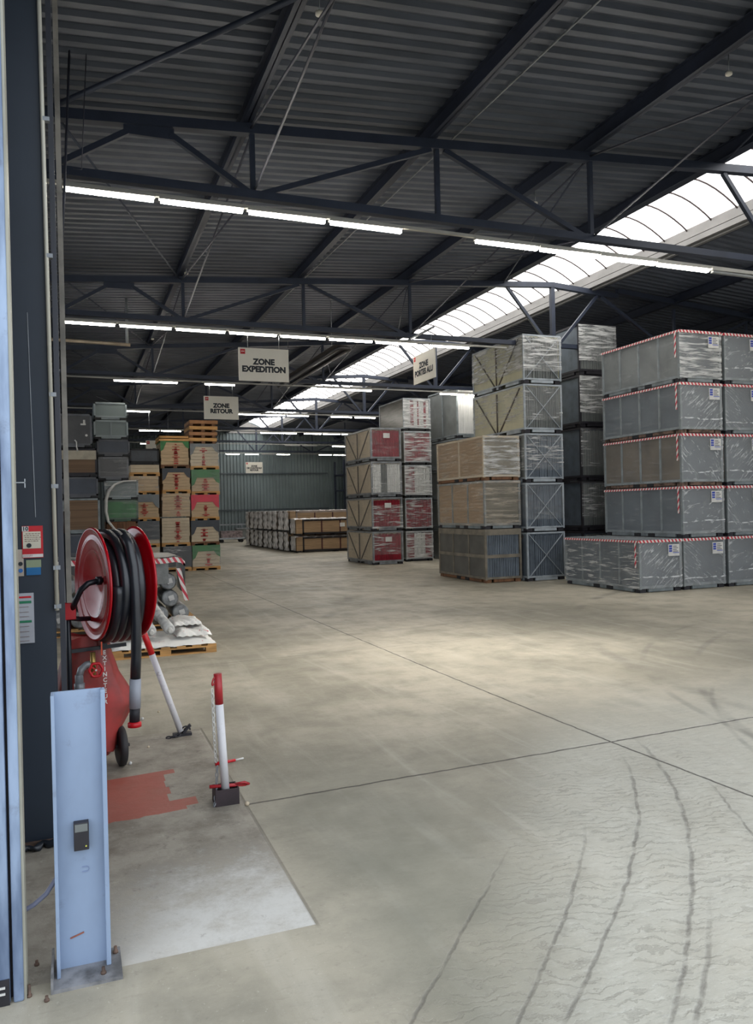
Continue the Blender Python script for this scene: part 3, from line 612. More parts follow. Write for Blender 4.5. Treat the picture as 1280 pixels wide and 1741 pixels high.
crate(8.0, 8.875, 14.56, 16.8, BZ[2], BZ[3], 'cardboard crate on a rusty base under stretch film, top of the three-high brown stack', G, frame=fibre, front='panel', fcol=mat('olive_brown_board', srgb(128, 118, 96), 0.6), scol=cardb2, film_m=FHs[0], film_sides='f', film2=FW, nrib=2, basecol=wooddark)
G = 'crates with silver film behind the taped block'
HZ = [0, 1.02, 2.13, 3.32, 4.48]
for L in range(5):
    crate(10.46, 11.46, 14.6, 16.85, HZ[L], (HZ+[5.61])[L+1]-0.005, 'dark-framed crate with silvery film behind the taped block, %s' % ['bottom', 'second up', 'middle', 'fourth up', 'topmost'][L], G, frame=darksteel, front='slats', fcol=greypanel, side='v2', scol=bluepanel, film_m=[None, FH[1], FH[2], FHs[0], FHs[1]][L], film_z=(0.22, 0.98), film_sides='f', note='x' if L < 2 else None, brace_m=darksteel)
# more of the same row, dim, further right and behind
for L in range(5):
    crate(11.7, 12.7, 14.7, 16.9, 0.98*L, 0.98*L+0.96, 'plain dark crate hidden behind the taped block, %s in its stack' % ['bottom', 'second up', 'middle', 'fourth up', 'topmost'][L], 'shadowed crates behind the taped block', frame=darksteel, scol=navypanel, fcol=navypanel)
b = MB(); t = thing('timber_bundle', 'pale brown timber bundle lying on top of the shadowed stack behind the taped block', 'timber', (12.2, 15.6, 4.88))
for k in range(4): b.box(11.75, 12.6, 14.85+k*0.02, 16.6, 4.88+k*0.055, 4.88+k*0.055+0.05)
b.build('boards', wood, t); b = MB(); b.box(11.74, 12.61, 15.2, 15.24, 4.88, 5.1); b.box(11.74, 12.61, 16.2, 16.24, 4.88, 5.1); b.build('strap', darksteel, t)
# red-and-white stacks
G = 'crates of red and white profiles'
RL = [0, 0.978, 1.957, 2.991, 3.963]; nm = ['bottom', 'second up', 'third up', 'topmost']
specs = [(redslat, None, FH[0], (0.25, 0.98), fibre), (redslat, None, FH[1], (0.0, 0.75), fibre), (whiteprof, (greypanel, lambda u: 0.3 < u < 0.5), FH[2], (0, 1), fibre), (redslat, None, FL, (0, 1), fibre)]
for L, (f1, f2, fm, fz_, sm_) in enumerate(specs):
    t = crate(7.98, 8.83+0.1, 21.14, 23.42, RL[L], RL[L+1]-0.01, 'crate of %s profiles with pale board side, %s in the left red stack' % ('white' if L == 2 else 'dark red', nm[L]), G, frame=galv, front='slats', fcol=f1, fcol2=f2, side='v', scol=sm_, film_m=fm, film_z=fz_, film_sides='f', film2=FL, brace_m=MATS['brown_brace'], post=0.05)
    if L != 2:
        b = MB(); b.box(8.36, 8.56, 21.10, 21.106, RL[L]+0.66, RL[L]+0.80); b.build('paper_note', white, t)
RL = [0, 0.93, 1.935, 2.93, 3.96, 4.96]; nm = ['bottom', 'second up', 'middle', 'fourth up', 'topmost']
specs = [(redslat, (whiteprof, lambda u: 0.3 < u < 0.7), FHs[0]), (redslat, None, FH[1]), (whiteprof, (redslat, lambda u: u < 0.36), FHs[1]), (redslat, None, FHs[0]), (whiteprof, (redslat, lambda u: 0.25 < u < 0.36 or 0.5 < u < 0.56 or 0.75 < u < 0.85), FHs[1])]
for L, (f1, f2, fm) in enumerate(specs):
    crate(9.34, 10.24, 21.9, 23.9, RL[L], RL[L+1]-0.01, 'tightly wrapped crate of red and white profiles, %s in the right red stack' % nm[L], G, frame=palesteel, front='slats', fcol=f1, fcol2=f2, side='v2', scol=greypanel if L < 4 else mat('grey_film_side', srgb(112, 110, 104), 0.3, 0, 0.3, 2, (1, 1, 10)), film_m=fm, film_sides='f', post=0.035, basecol=black)
G = 'grey crates behind the brown stack'
for L in range(5):
    z0 = [0, 0.93, 1.85, 2.77, 3.67][L]; z1 = [0.92, 1.84, 2.76, 3.66, 5.19][L]
    crate(10.64, 11.64, 20.9, 22.9, z0, z1, ['grey crate at the foot of the stack behind the brown crates', 'grey crate second up behind the brown crates', 'grey crate third up behind the brown crates', 'grey crate fourth up behind the brown crates', 'tall grey crate with upright white profiles, peeking over the brown crates'][L], G, frame=greysteel, front='slats' if L == 4 else 'panel', fcol=whiteprof if L == 4 else wooddark, scol=greypanel, nrib=2, midrail=False, side='ribs' if L == 4 else 'v2')
# a few whole rows deeper on the right, dim
for j in range(3):
    for L in range(4):
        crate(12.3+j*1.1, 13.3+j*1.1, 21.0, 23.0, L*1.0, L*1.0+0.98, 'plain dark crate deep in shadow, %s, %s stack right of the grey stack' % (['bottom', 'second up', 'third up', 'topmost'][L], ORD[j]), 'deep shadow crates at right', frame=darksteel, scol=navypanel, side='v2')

# ------------------------------------------------------------------ long wrapped crates at the back
G = 'long bagged crates before the back wall'
blackframe = mat('black_box_frame', srgb(30, 26, 30), 0.5)
bagcart = mat('bag_pale_carton', srgb(150, 136, 126), 0.6)
for L in range(2):
    for k in range(10):
        y0 = 29.3+k*0.92; zb_, zt_ = ((0, 0.64), (0.66, 1.32))[L] if k == 0 else ((0, 0.78), (0.80, 1.64))[L]
        x0 = 7.90+0.012*((k*7) % 3); z0 = zb_
        t = thing('bagged_crate', 'long crate in a crumpled clear bag, %s row, %s from the aisle corner' % (('lower', 'upper')[L], ORD[k]), 'crate', ((x0+11.6)/2, y0+0.4, z0), G)
        b = MB(); b.box(x0+0.05, 11.6, y0+0.06, y0+0.70, z0+0.07, zt_-0.04); b.build('carton', cardb2 if k < 2 else bagcart, t)
        for xx in (x0+0.1, 9.5, 11.3): b = MB(); b.box(xx, xx+0.15, y0+0.08, y0+0.68, z0, z0+0.07); b.build('runner', black, t)
        b = MB(); b.box(x0-0.02, x0+0.05, y0+0.80, y0+0.90, z0+0.03, zt_-0.02) if k < 9 else b.box(x0, x0+0.05, y0+0.72, y0+0.78, z0+0.03, zt_-0.02); b.build('gap_shade_strip', black, t)  # black strip painted in for the shade in the gap between bags
        if k < 2:
            b = MB(); f0 = 8.20; yf = y0+0.05
            b.box(f0, 11.6, yf-0.01, yf+0.02, z0+0.04, z0+0.11); b.box(f0, 11.6, yf-0.01, yf+0.02, zt_-0.11, zt_-0.04); b.box(f0, f0+0.06, yf-0.01, yf+0.02, z0+0.04, zt_-0.04)
            b.build('edge_frame', blackframe if k == 0 else bagcart, t)
            for xx in (8.95, 9.70, 10.45): b = MB(); b.box(xx, xx+0.05, yf-0.008, yf+0.02, z0+0.1, zt_-0.1); b.build('upright', mat('dark_red_strap', srgb(74, 30, 32), 0.5), t)
        if k == 0 and L == 1:
            b = MB(); b.box(9.72, 9.92, yf-0.012, yf-0.009, z0+0.30, z0+0.45); b.build('paper_note', white, t)
        if k == 0:
            b = MB(); b.grid(lambda u, v: (x0+(11.6-x0)*u, y0-0.01+0.72*v, zt_-0.01-0.05*(v < 0.15)+0.02*math.sin(u*60)), 40, 8); b.grid(lambda u, v: (x0+0.02*math.sin(u*20)*math.sin(v*9), y0+0.02+0.70*u, z0+0.08+(zt_-z0-0.1)*v), 10, 10); b.build('plastic_bag', FB, t)
        else:
            b = MB(); rnd = random.Random(k+20*L); p_ = [rnd.uniform(0, 6) for _ in range(3)]
            def bag(u, v):
                a = 2*PI*u; e = 0.55+0.45*math.sin(PI*min(1, v*1.08+0.02))**0.4; cx, sy = math.cos(a), math.sin(a)
                yy = y0+0.38+0.37*e*(abs(cx)**0.45)*(1 if cx > 0 else -1)
                return (x0-0.03+0.03*math.sin(a*7+v*8+p_[0])*math.sin(v*5+p_[1]) + (0.0 if sy < 0 else 3.4), yy, z0+0.05+(zt_-z0-0.05)*v)
            def side(u, v):
                w_ = 1-0.10*math.sin(PI*v+p_[2])**2-(0.25 if v > 0.93 else 0); return (x0-0.04-0.035*math.sin(u*14+v*7+p_[0])*math.sin(v*9+p_[1])-0.05*math.sin(PI*u), y0+0.38+0.37*(u*2-1)*w_, z0+0.05+(zt_-z0-0.06)*v)
            b.grid(side, 16, 16); b.grid(lambda u, v: (x0+(11.6-x0)*u, y0+0.02+0.72*v, zt_-0.02+0.02*math.sin(u*50+v*9)), 30, 4)
            b.build('plastic_bag', FB, t)
mat('dusty_carton', srgb(160, 142, 124), 0.7)

# ------------------------------------------------------------------ stacks on the left
def lump(x0, x1, y0, y1, z0, z1, label, group, kind='card', top=None, toph=0.25, pallet=True, prints=True, filmm=None, palm=None):
    cnt[0] += 1; rnd = random.Random(cnt[0]*3)
    t = thing('boxed_pallet_load' if kind == 'card' else 'dark_storage_box', label, 'pallet load' if kind == 'card' else 'box', ((x0+x1)/2, (y0+y1)/2, z0), group)
    ph = 0.10 if pallet else 0.03
    if kind == 'card':
        b = MB(); b.box(x0, x1, y0, y1, z0+0.055, z0+ph)
        for xx in (x0, (x0+x1)/2-0.05, x1-0.1): b.box(xx, xx+0.1, y0+0.01, y1-0.01, z0+0.002, z0+0.056)
        if pallet: b.build('pallet', palm or wood, t)
        b = MB(); z = z0+ph; nl = max(2, int((z1-z0-ph)/0.085)); hl = (z1-z0-ph)/nl
        for k in range(nl):
            j = rnd.uniform(-0.012, 0.012); b.box(x0+0.015+j, x1-0.015+j, y0+0.012+rnd.uniform(0, 0.012), y1-0.02, z+0.004, z+hl)
            z += hl
        b.build('board_stack', rnd.choice([cardb, cardb, fibre]) if group != 'leftmost stack of boxes' else cardb2, t)
        if top:
            b = MB(); zt = z1-toph*(z1-z0); b.box(x0+0.002, x1-0.002, y0-0.004, y1, zt+0.03, z1+0.003)
            if toph < 0.7:
                b.face([(x0+0.004, y0-0.002, zt+0.03), (x0+0.16, y0-0.002, zt+0.03), (x0+0.08, y0-0.002, zt-0.22*(z1-z0)), (x0+0.004, y0-0.002, zt-0.3*(z1-z0))])
                b.face([(x1-0.18, y0-0.002, zt+0.03), (x1-0.004, y0-0.002, zt+0.03), (x1-0.004, y0-0.002, zt-0.2*(z1-z0)), (x1-0.10, y0-0.002, zt-0.12*(z1-z0))])
            b.build('cover_sheet', top, t)
        if prints:
            b = MB(); xm = (x0+x1)/2+rnd.uniform(-0.04, 0.06); z = z0+ph+0.02; zt = z1-(toph if top else 0.08)*(z1-z0)-0.03
            while z < zt:
                hh_ = rnd.uniform(0.018, 0.04); ww = rnd.choice([0.05, 0.10, 0.12, 0.2])
                if rnd.random() < 0.8: b.box(xm-ww/2, xm+ww/2, y0-0.001, y0+0.008, z, z+hh_*0.7)
                if rnd.random() < 0.5: b.box(xm-0.04, xm+0.03, y0-0.001, y0+0.008, z, z+hh_*1.2)
                z += hh_+rnd.uniform(0.004, 0.02)
            if b.v: b.build('red_print', printred, t)
        if filmm:
            wrinkle(x0-0.004, x1+0.004, y0-0.008, y1, z0+ph, z1, 0.012, 10, cnt[0], 'fr').build('stretch_film', filmm, t)
    else:
        b = MB(); q = 0.045
        b.box(x0, x0+q, y0, y1, z0+0.06, z1); b.box(x1-q, x1, y0, y1, z0+0.06, z1); b.box(x0, x1, y0, y0+q, z1-q, z1); b.box(x0, x1, y0, y0+q, z0+0.055, z0+0.055+q); b.box(x0, x1, y1-q, y1, z0+0.055, z1)
        b.build('frame', kind[1], t)
        b = MB(); b.box(x0+q, x1-q, y0+0.02, y1-q, z0+0.1, z1-q*0.6); b.build('panel', kind[0], t)
        for fx in (x0+0.005, x1-0.165):
            b = MB(); b.box(fx, fx+0.16, y0+0.005, y1-0.01, z0+0.001, z0+0.055); b.build('foot', black, t)
        b = MB(); b.box(x0+0.18, x1-0.18, y0+0.01, y1-0.01, z0+0.01, z0+0.055); b.build('base_rail', kind[1], t)
        if filmm:
            wrinkle(x0-0.004, x1+0.004, y0-0.01, y1, z0+0.06, z1, 0.015, 10, cnt[0], 'fr').build('stretch_film', filmm, t)
    return t
D = 1.2
dk = (mat('charcoal_panel', srgb(84, 84, 86), 0.5, 0, 0.2, 2), mat('charcoal_frame', srgb(104, 106, 112), 0.5, 0, 0.2, 4))
gg = (mat('sage_grey_panel', srgb(116, 126, 126), 0.5, 0, 0.08, 2), mat('sage_grey_frame', srgb(138, 148, 150), 0.5, 0, 0.1, 4))
bl = (mat('slate_blue_panel', srgb(66, 72, 84), 0.45, 0, 0.2, 2), mat('slate_frame', srgb(86, 88, 94), 0.5, 0, 0.2, 4))
S5 = 'right-hand stack of printed board pallets'
lump(3.07, 3.85, 22.45, 22.45+D, 0.0, 0.70, 'green covered board pallet with red print, lowest at the aisle corner', S5, top=greencover, toph=0.28, filmm=FL)
lump(3.05, 3.84, 22.45, 22.45+D, 0.70, 1.40, 'board pallet with a black cover strip, second up at the aisle corner', S5, top=darkcover, toph=0.3, palm=wooddark)
lump(3.07, 3.85, 22.45, 22.45+D, 1.40, 2.12, 'board pallet with a bright red cover, third up at the aisle corner', S5, top=redcover, toph=0.32, prints=True)
lump(3.09, 3.88, 22.45, 22.45+D, 2.12, 2.83, 'board pallet with a green cover, fourth up at the aisle corner', S5, top=greencover, toph=0.36, filmm=FL)
lump(3.07, 3.87, 22.45, 22.45+D, 2.83, 3.56, 'board pallet in a grey cover, fifth up at the aisle corner', S5, top=mat('grey_cover', srgb(104, 108, 110), 0.4), toph=0.16, filmm=FL)
for k in range(4):
    z = 3.57+k*0.165; t = thing('wooden_pallet', 'low empty wooden pallet atop the aisle corner stack, %s of four' % ['lowest', 'second up', 'third up', 'uppermost'][k], 'pallet', (3.45, 23, z), 'empty pallets on the corner stack')
    b = MB(); b.box(3.05+0.01*k, 3.83+0.012*k, 22.46, 23.6, z+0.06, z+0.155); b.build('deck_board', wood if k % 2 == 0 else mat('tan_wood', srgb(170, 122, 82), 0.7, 0, 0.2, 4), t)
    b = MB()
    for xx in (3.07, 3.4, 3.7): b.box(xx, xx+0.1, 22.47, 23.6, z, z+0.06)
    b.build('runner', wooddark, t)
S4 = 'printed board pallets beside the corner stack'
lump(2.28, 3.05, 22.45, 22.45+D, 0.0, 0.70, 'charcoal plastic covered pallet, lowest, left of the corner stack', S4, top=darkcover, toph=0.85, prints=False, filmm=FH[1])
lump(2.25, 3.03, 22.45, 22.45+D, 0.70, 1.49, 'plain board pallet with red print, second up left of the corner stack', S4)
lump(2.27, 3.05, 22.45, 22.45+D, 1.49, 2.17, 'filmed board pallet with red print, third up left of the corner stack', S4, filmm=FL, pallet=False)
lump(2.30, 3.07, 22.45, 22.45+D, 2.17, 2.87, 'board pallet with dark top strip, fourth up left of the corner stack', S4, top=MATS['charcoal_plastic_cover'], toph=0.2)
lump(2.27, 3.05, 22.45, 22.45+D, 2.87, 3.62, 'board pallet with thin green strip, fifth up left of the corner stack', S4, top=greencover, toph=0.08, palm=wooddark)
t = thing('wooden_pallet', 'low wooden pallet with a crumpled sheet, left of the four empty pallets', 'pallet', (2.65, 23, 3.63), None)
b = MB(); b.box(2.24, 3.05, 22.44, 23.6, 3.63, 3.69); b.box(2.25, 3.04, 22.45, 23.6, 3.71, 3.77); b.build('deck_board', wood, t)
wrinkle(2.25, 3.0, 22.5, 23.5, 3.7, 3.78, 0.04, 8, 3, 't').build('crumpled_sheet', darkcover, t)
S3 = 'third stack from the aisle corner'
lump(1.43, 2.2, 22.45, 22.45+D, 0.0, 0.70, 'dim board pallet on the floor of the third stack from the aisle corner', S3, filmm=FL)
lump(1.43, 2.2, 22.45, 22.45+D, 0.70, 1.42, 'dark plastic covered load, second up in the third stack from the corner', S3, top=darkcover, toph=0.75, prints=False, filmm=FL)
lump(1.43, 2.21, 22.45, 22.45+D, 1.42, 2.15, 'board pallet with a grey top and low red print, third up in the third stack', S3, top=MATS['grey_cover'], toph=0.32)
lump(1.45, 2.21, 22.45, 22.45+D, 2.15, 2.66, 'board pallet under crumpled clear film, fourth up in the third stack', S3, prints=False, filmm=FH[2])
lump(1.45, 2.24, 22.45, 22.45+D, 2.66, 2.97, 'low pale board pallet, fifth up in the third stack', S3, prints=False)
lump(1.45, 2.23, 22.45, 22.45+D, 2.97, 3.41, 'dark blue plastic wrapped box on top of the third stack', S3, kind=(darkcover, black))
S2 = 'second stack from the left of grey boxes'
lump(0.74, 1.51, 21, 22.2, 0.0, 0.79, 'dark box at the foot of the leaning grey stack', S2, kind=dk)
lump(0.76, 1.52, 21, 22.2, 0.79, 1.43, 'brown wooden box low in the leaning grey stack', S2, kind=(wooddark, wooddark))
lump(0.77, 1.54, 21, 22.2, 1.44, 1.99, 'green box with loose film in the leaning grey stack', S2, kind=(greencover, mat('green_frame', srgb(60, 92, 66), 0.5)), filmm=FL)
lump(0.73, 1.55, 21, 22.2, 2.0, 2.48, 'grey framed box draped in torn clear film, above the green box', S2, kind=gg, filmm=FH[0])
lump(0.60, 1.33, 21, 22.2, 2.49, 3.08, 'charcoal box with white film scraps, below the slate blue box', S2, kind=dk, filmm=FL)
lump(0.575, 1.37, 21, 22.2, 3.09, 3.52, 'slate blue panelled box under the two sage grey boxes', S2, kind=bl)
t = lump(0.51, 1.34, 21, 22.2, 3.53, 4.01, 'sage grey box with two panels, second from the top of the leaning grey stack', S2, kind=gg)
b = MB(); b.box(0.91, 0.94, 21.0, 21.03, 3.63, 3.97); b.build('divider', gg[1], t)
lump(0.52, 1.32, 21, 22.2, 4.02, 4.46, 'sage grey box topmost of the leaning grey stack', S2, kind=gg)
S1 = 'leftmost stack of boxes'
lump(-0.29, 0.58, 20.5, 21.7, 0.0, 0.60, 'dark box at the foot of the leftmost stack', S1, kind=dk)
lump(-0.28, 0.60, 20.5, 21.7, 0.61, 1.16, 'slate blue box second up in the leftmost stack', S1, kind=bl)
lump(-0.26, 0.60, 20.5, 21.7, 1.17, 2.03, 'tall brown board load in a pale frame, third up in the leftmost stack', S1, kind=(mat('brown_boards', srgb(122, 96, 72), 0.7, 0, 0.25, 1.5, (0.3, 0.3, 14)), greysteel))
lump(-0.26, 0.57, 20.5, 21.7, 2.04, 2.55, 'slate blue box between two brown loads in the leftmost stack', S1, kind=bl)
lump(-0.26, 0.56, 20.5, 21.7, 2.56, 3.25, 'brown board load with a pale torn top sheet in the leftmost stack', S1, kind=(MATS['brown_boards'], darksteel))
t = lump(-0.30, 0.46, 20.5, 21.7, 3.27, 4.09, 'charcoal box with a white mark, topmost of the leftmost stack', S1, kind=dk)
b = MB(); b.box(0.20, 0.32, 20.515, 20.519, 3.82, 3.86); b.box(0.26, 0.31, 20.515, 20.519, 3.86, 3.95); b.build('chalk_mark', white, t)
b = MB(); b.lathe((0.33, 20.51, 3.57), (0, 1, 0), [(0, 0.03), (0.005, 0.03)], 12); b.build('white_dot', white, t)
b = MB(); b.tube([(0.06, 20.46, 3.45), (0.10, 20.45, 3.40), (0.10, 20.46, 3.28), (0.12, 20.45, 3.18)], 0.018, 6); tag(b.build('torn_film_strip', plastic), 'torn white film strip hanging on the leftmost stack', 'film strip')
b = MB(); b.box(-0.24, 0.54, 20.49, 20.50, 2.98, 3.20); tag(b.build('torn_sheet', mat('cream_sheet', srgb(186, 176, 156), 0.6)), 'pale torn sheet over a brown load in the leftmost stack', 'sheet')
# twisted film rope hanging down the grey stack
pts = [(1.50, 20.93, 2.47), (1.2, 20.9, 2.46), (0.98, 20.88, 2.38), (0.83, 20.88, 2.22), (0.76, 20.88, 2.0), (0.75, 20.88, 1.7), (0.80, 20.88, 1.45), (0.95, 20.88, 1.25), (1.05, 20.88, 1.18)]
b = MB(); b.tube(pts, 0.03, 7, rads=[0.02, 0.022, 0.03, 0.05, 0.045, 0.04, 0.035, 0.03, 0.02]); tag(b.build('twisted_film', plastic), 'twisted rope of torn clear film hanging down the leaning grey stack', 'film')

# ------------------------------------------------------------------ far back details
t = thing('storage_rack', 'dark pallet rack with shelves right of the pale back wall', 'rack', (16.6, 45.8, 0))
for x in (15.15, 17.9):
    for y in (44.8, 46.6): b = MB(); b.box(x, x+0.1, y, y+0.1, 0, 4.6); b.build('upright', navy, t)
for z in (1.6, 2.75, 3.7):
    b = MB(); b.box(15.15, 18.0, 44.78, 46.7, z, z+0.09); b.build('shelf', navy, t)
for i, (x, z, s_) in enumerate(((15.9, 1.70, 0.55), (15.9, 2.85, 0.5), (16.6, 3.80, 0.45), (16.9, 2.85, 0.6))):
    b = MB(); b.box(x, x+s_, 45.0, 45.8, z, z+s_*0.8); b.box(x+0.05, x+s_-0.05, 45.05, 45.75, z+s_*0.8, z+s_*0.86)
    tag(b.build('rack_carton', (fibre, MATS['dusty_carton'], greypanel, darkcover)[i]), 'small carton on the dark rack, ' + ('on the lowest shelf', 'at the left of the middle shelf', 'on the top shelf', 'at the right of the middle shelf')[i], 'carton', 'cartons on the rack')
t = thing('flat_cart', 'low cart with pinkish wrapped goods beside the back wall railing', 'cart', (8.3, 42.5, 0))
b = MB(); b.box(7.2, 8.55, 42.1, 42.9, 0.18, 0.26); b.build('deck', palesteel, t)
for x, y in ((7.35, 42.2), (8.4, 42.2), (7.35, 42.8), (8.4, 42.8)): b = MB(); b.lathe((x, y-0.02, 0.09), (0, 1, 0), [(0, 0.09), (0.04, 0.09)], 12); b.build('wheel', black, t)
b = MB(); b.box(7.3, 8.45, 42.2, 42.8, 0.26, 0.62); b.build('wrapped_goods', mat('pinkish_wrap', srgb(150, 134, 134), 0.4, 0, 0.4, 8), t)
t = thing('guard_railing', 'low grey guard railing along the foot of the back wall', 'railing', (10, 46.9, 0))
for z in (0.45, 0.85): b = MB(); b.box(7.4, 15, 46.88, 46.94, z, z+0.08); b.build('rail', galv, t)
for x in (7.5, 9.3, 11.1, 12.9, 14.7): b = MB(); b.box(x, x+0.08, 46.87, 46.95, 0, 0.95); b.build('railing_post', galv, t)
t = thing('low_cabinet', 'low grey box standing behind the railing by the back wall', 'cabinet', (9.6, 46.3, 0))
b = MB(); b.box(8.9, 10.4, 46.1, 46.6, 0.08, 0.62); b.build('body', greypanel, t); b = MB(); b.box(8.85, 10.45, 46.05, 46.65, 0.62, 0.68); b.build('lid', galv, t)
for x in (9.0, 9.6, 10.2): b = MB(); b.box(x, x+0.14, 46.12, 46.5, 0, 0.08); b.build('foot', black, t)

# ------------------------------------------------------------------ near pallet with rolls and sheets
def pallet(t, x0, x1, y0, y1, z=0.0):
    for k in range(7):
        xx = x0+(x1-x0-0.10)*k/6; b = MB(); b.box(xx, xx+0.10, y0, y1, z+0.082, z+0.10); b.build('deck_board', wood, t)
    for yy in (y0, (y0+y1)/2-0.04, y1-0.08):
        b = MB(); b.box(x0, x1, yy, yy+0.08, z+0.064, z+0.082); b.build('stringer_board', wood, t)
        for xx in (x0, (x0+x1)/2-0.06, x1-0.12):
            b = MB(); b.box(xx, xx+0.12, yy, yy+0.08, z+0.016, z+0.064); b.build('block', wood, t)
        b = MB(); b.box(x0, x1, yy, yy+0.08, z, z+0.016); b.build('bottom_board', wood, t)
t = thing('wooden_pallet', 'pale wooden pallet on the floor, the nearer one, under white sheets and rolls', 'pallet', (0.95, 9.6, 0)); pallet(t, 0.36, 1.50, 9.15, 10.15)
t = thing('wooden_pallet', 'pale wooden pallet partly hidden under the bundle of grey film rolls', 'pallet', (0.6, 11.5, 0)); pallet(t, -0.4, 1.62, 11.2, 12.3)
# folded sheets
def sheet(x0, x1, y0, y1, z0, z1, seed, label):
    rnd = random.Random(seed); b = MB(); ph = [rnd.uniform(0, 6) for _ in range(4)]
    def top(u, v):
        e = min(u, 1-u, v, 1-v); k = min(1, e*5)**0.5
        return (x0+(x1-x0)*u, y0+(y1-y0)*v, z0+(z1-z0)*k*(0.8+0.2*math.sin(u*8+ph[0]+v*4))+0.008*math.sin(u*31+v*23+ph[1]))
    b.grid(top, 22, 16); b.grid(lambda u, v: (x0+(x1-x0)*v, y0+(y1-y0)*u, z0), 2, 2)
    m_ = bpy.data.materials.get('white_sheet_red_marks')
    if not m_:
        m_ = bpy.data.materials.new('white_sheet_red_marks'); m_.use_nodes = True; q = N(m_.node_tree); pq = m_.node_tree.nodes['Principled BSDF']
        v = q.coord((5, 5, 5)); f = q.noise(v, 1.6, 4, 0.7, 1.5); pq.inputs['Roughness'].default_value = 0.35
        q.link(q.mixc(q.ss(f, 0.62, 0.66), srgb(236, 234, 230), srgb(206, 90, 92)), pq.inputs['Base Color']); q.link(q.bump(q.noise(q.coord(), 12, 5), 0.5, 0.02), pq.inputs['Normal'])
    return tag(b.build('folded_sheet', m_), label, 'plastic sheet', 'white sheets on the near pallet')
sheet(0.36, 1.50, 9.15, 10.1, 0.102, 0.175, 1, 'large white plastic sheet with red marks, lowest on the near pallet')
sheet(1.07, 1.47, 9.25, 10.0, 0.19, 0.27, 2, 'folded white plastic sheet, second up at the right of the near pallet')
sheet(1.06, 1.40, 9.5, 10.1, 0.285, 0.35, 3, 'smaller folded white plastic sheet, topmost on the near pallet')
rollm = mat('silver_film_roll', srgb(206, 206, 204), 0.22, 0.0, 0.3, 9, bump=0.5)
for i, (x, dx) in enumerate(((0.55, 0.02), (0.72, 0.07), (0.90, 0.10), (0.40, 0.0))):
    p0 = Vector((x+dx, 9.25+0.04*i, 0.27)); p1 = Vector((x-0.02, 9.95, 0.46)); d = (p1-p0).normalized()
    t = thing('film_roll', 'slim silver film roll leaning on the near pallet, ' + ('second from left', 'third from left', 'rightmost', 'leftmost behind the hose')[i], 'roll', p0, 'film rolls on the near pallet')
    b = MB(); b.lathe(p0, d, [(0, 0.045), (0.0, 0.06), (0.08, 0.064), (0.3, 0.055), (0.6, 0.06), (0.7, 0.066), (0.74, 0.05)], 14); b.build('wrapped_roll', rollm, t)
    b = MB(); b.lathe(p0-d*0.04, d, [(0, 0.016), (0.0, 0.028), (0.05, 0.028)], 12); b.build('core', white, t)
# bundle of grey rolls with taped hood on the far pallet
k = 0
for (x, z) in ((-0.22, 0.22), (0.04, 0.215), (0.30, 0.22), (0.56, 0.22), (0.82, 0.22), (1.08, 0.215), (1.36, 0.225), (-0.1, 0.43), (0.17, 0.43), (0.43, 0.43), (0.69, 0.43), (0.95, 0.43), (1.22, 0.43), (-0.1, 0.665), (0.17, 0.665), (0.43, 0.665), (0.69, 0.665), (0.95, 0.665), (1.20, 0.665)):
    p0 = Vector((x, 11.22, z)); rl = thing('grey_roll', 'grey wrapped roll seen end-on, %s layer, %s from the left' % (('bottom', 'middle', 'top')[0 if z < 0.3 else (1 if z < 0.5 else 2)], ORD[k if k < 7 else (k-7 if k < 13 else k-13)]), 'roll', p0, 'grey rolls in the taped bundle')
    b = MB(); b.lathe(p0, (0, 1, 0), [(0, 0.09), (0.0, 0.10), (0.03, 0.115), (0.9, 0.115), (0.95, 0.09)], 18); b.build('roll_body', mat('grey_roll_wrap', srgb(150, 152, 152), 0.28, 0.1, 0.35, 8, bump=0.6), rl)
    if k % 2 == 0 or x > 0.9:
        b = MB(); b.bar((x-0.02, 11.21, z), (x+0.05, 11.21, z+0.02), 0.005, 0.07, (0, 0, 1)); b.build('white_tag', plastic, rl)
    k += 1
b = MB()
def hood(u, v):
    a = PI*u; x = 0.55-1.0*math.cos(a)*(1 if abs(math.cos(a)) < 2 else 1); s_ = math.sin(a); z = 0.62+0.40*min(1, s_*1.6)**0.7 if 0 < u < 1 else 0.5
    return (0.50+0.92*max(-1, min(1, -math.cos(a)*1.15)), 11.15+1.0*v, z+0.012*math.sin(u*25+v*9))
b.grid(hood, 26, 10)
hd = thing('taped_hood', 'grey plastic hood edged with red and white tape over the rolls behind the hose reel', 'plastic cover', (0.5, 11.6, 0.6))
b.build('hood_sheet', mat('grey_hood', srgb(196, 196, 192), 0.3, 0, 0.2, 6, bump=0.5), hd)
b = MB(); b.grid(lambda u, v: (lambda p: (p[0], 11.135, p[2]-0.015-0.07*v))(hood(u, 0)), 26, 1); b.grid(lambda u, v: (0.18+0.09*u, 11.13, 0.95-0.5*v), 1, 1); b.grid(lambda u, v: (1.30+0.06*u+0.1*v, 11.13, 0.85-0.45*v), 1, 1)
b.build('warning_tape', tapem, hd)
b = MB(); b.grid(lambda u, v: (0.2+1.0*u, 11.17, 0.66+0.3*v-0.02*math.sin(u*9)), 12, 3); b.build('front_flap', mat('grey_flap', srgb(120, 122, 120), 0.3, 0, 0.3, 6, bump=0.4), hd)
b = MB(); b.box(0.35, 1.0, 11.4, 11.9, 1.03, 1.06); b.box(0.38, 0.98, 11.42, 11.9, 1.06, 1.09); tag(b.build('flat_sheets', plastic), 'few flat white sheets lying on the taped hood', 'sheets')

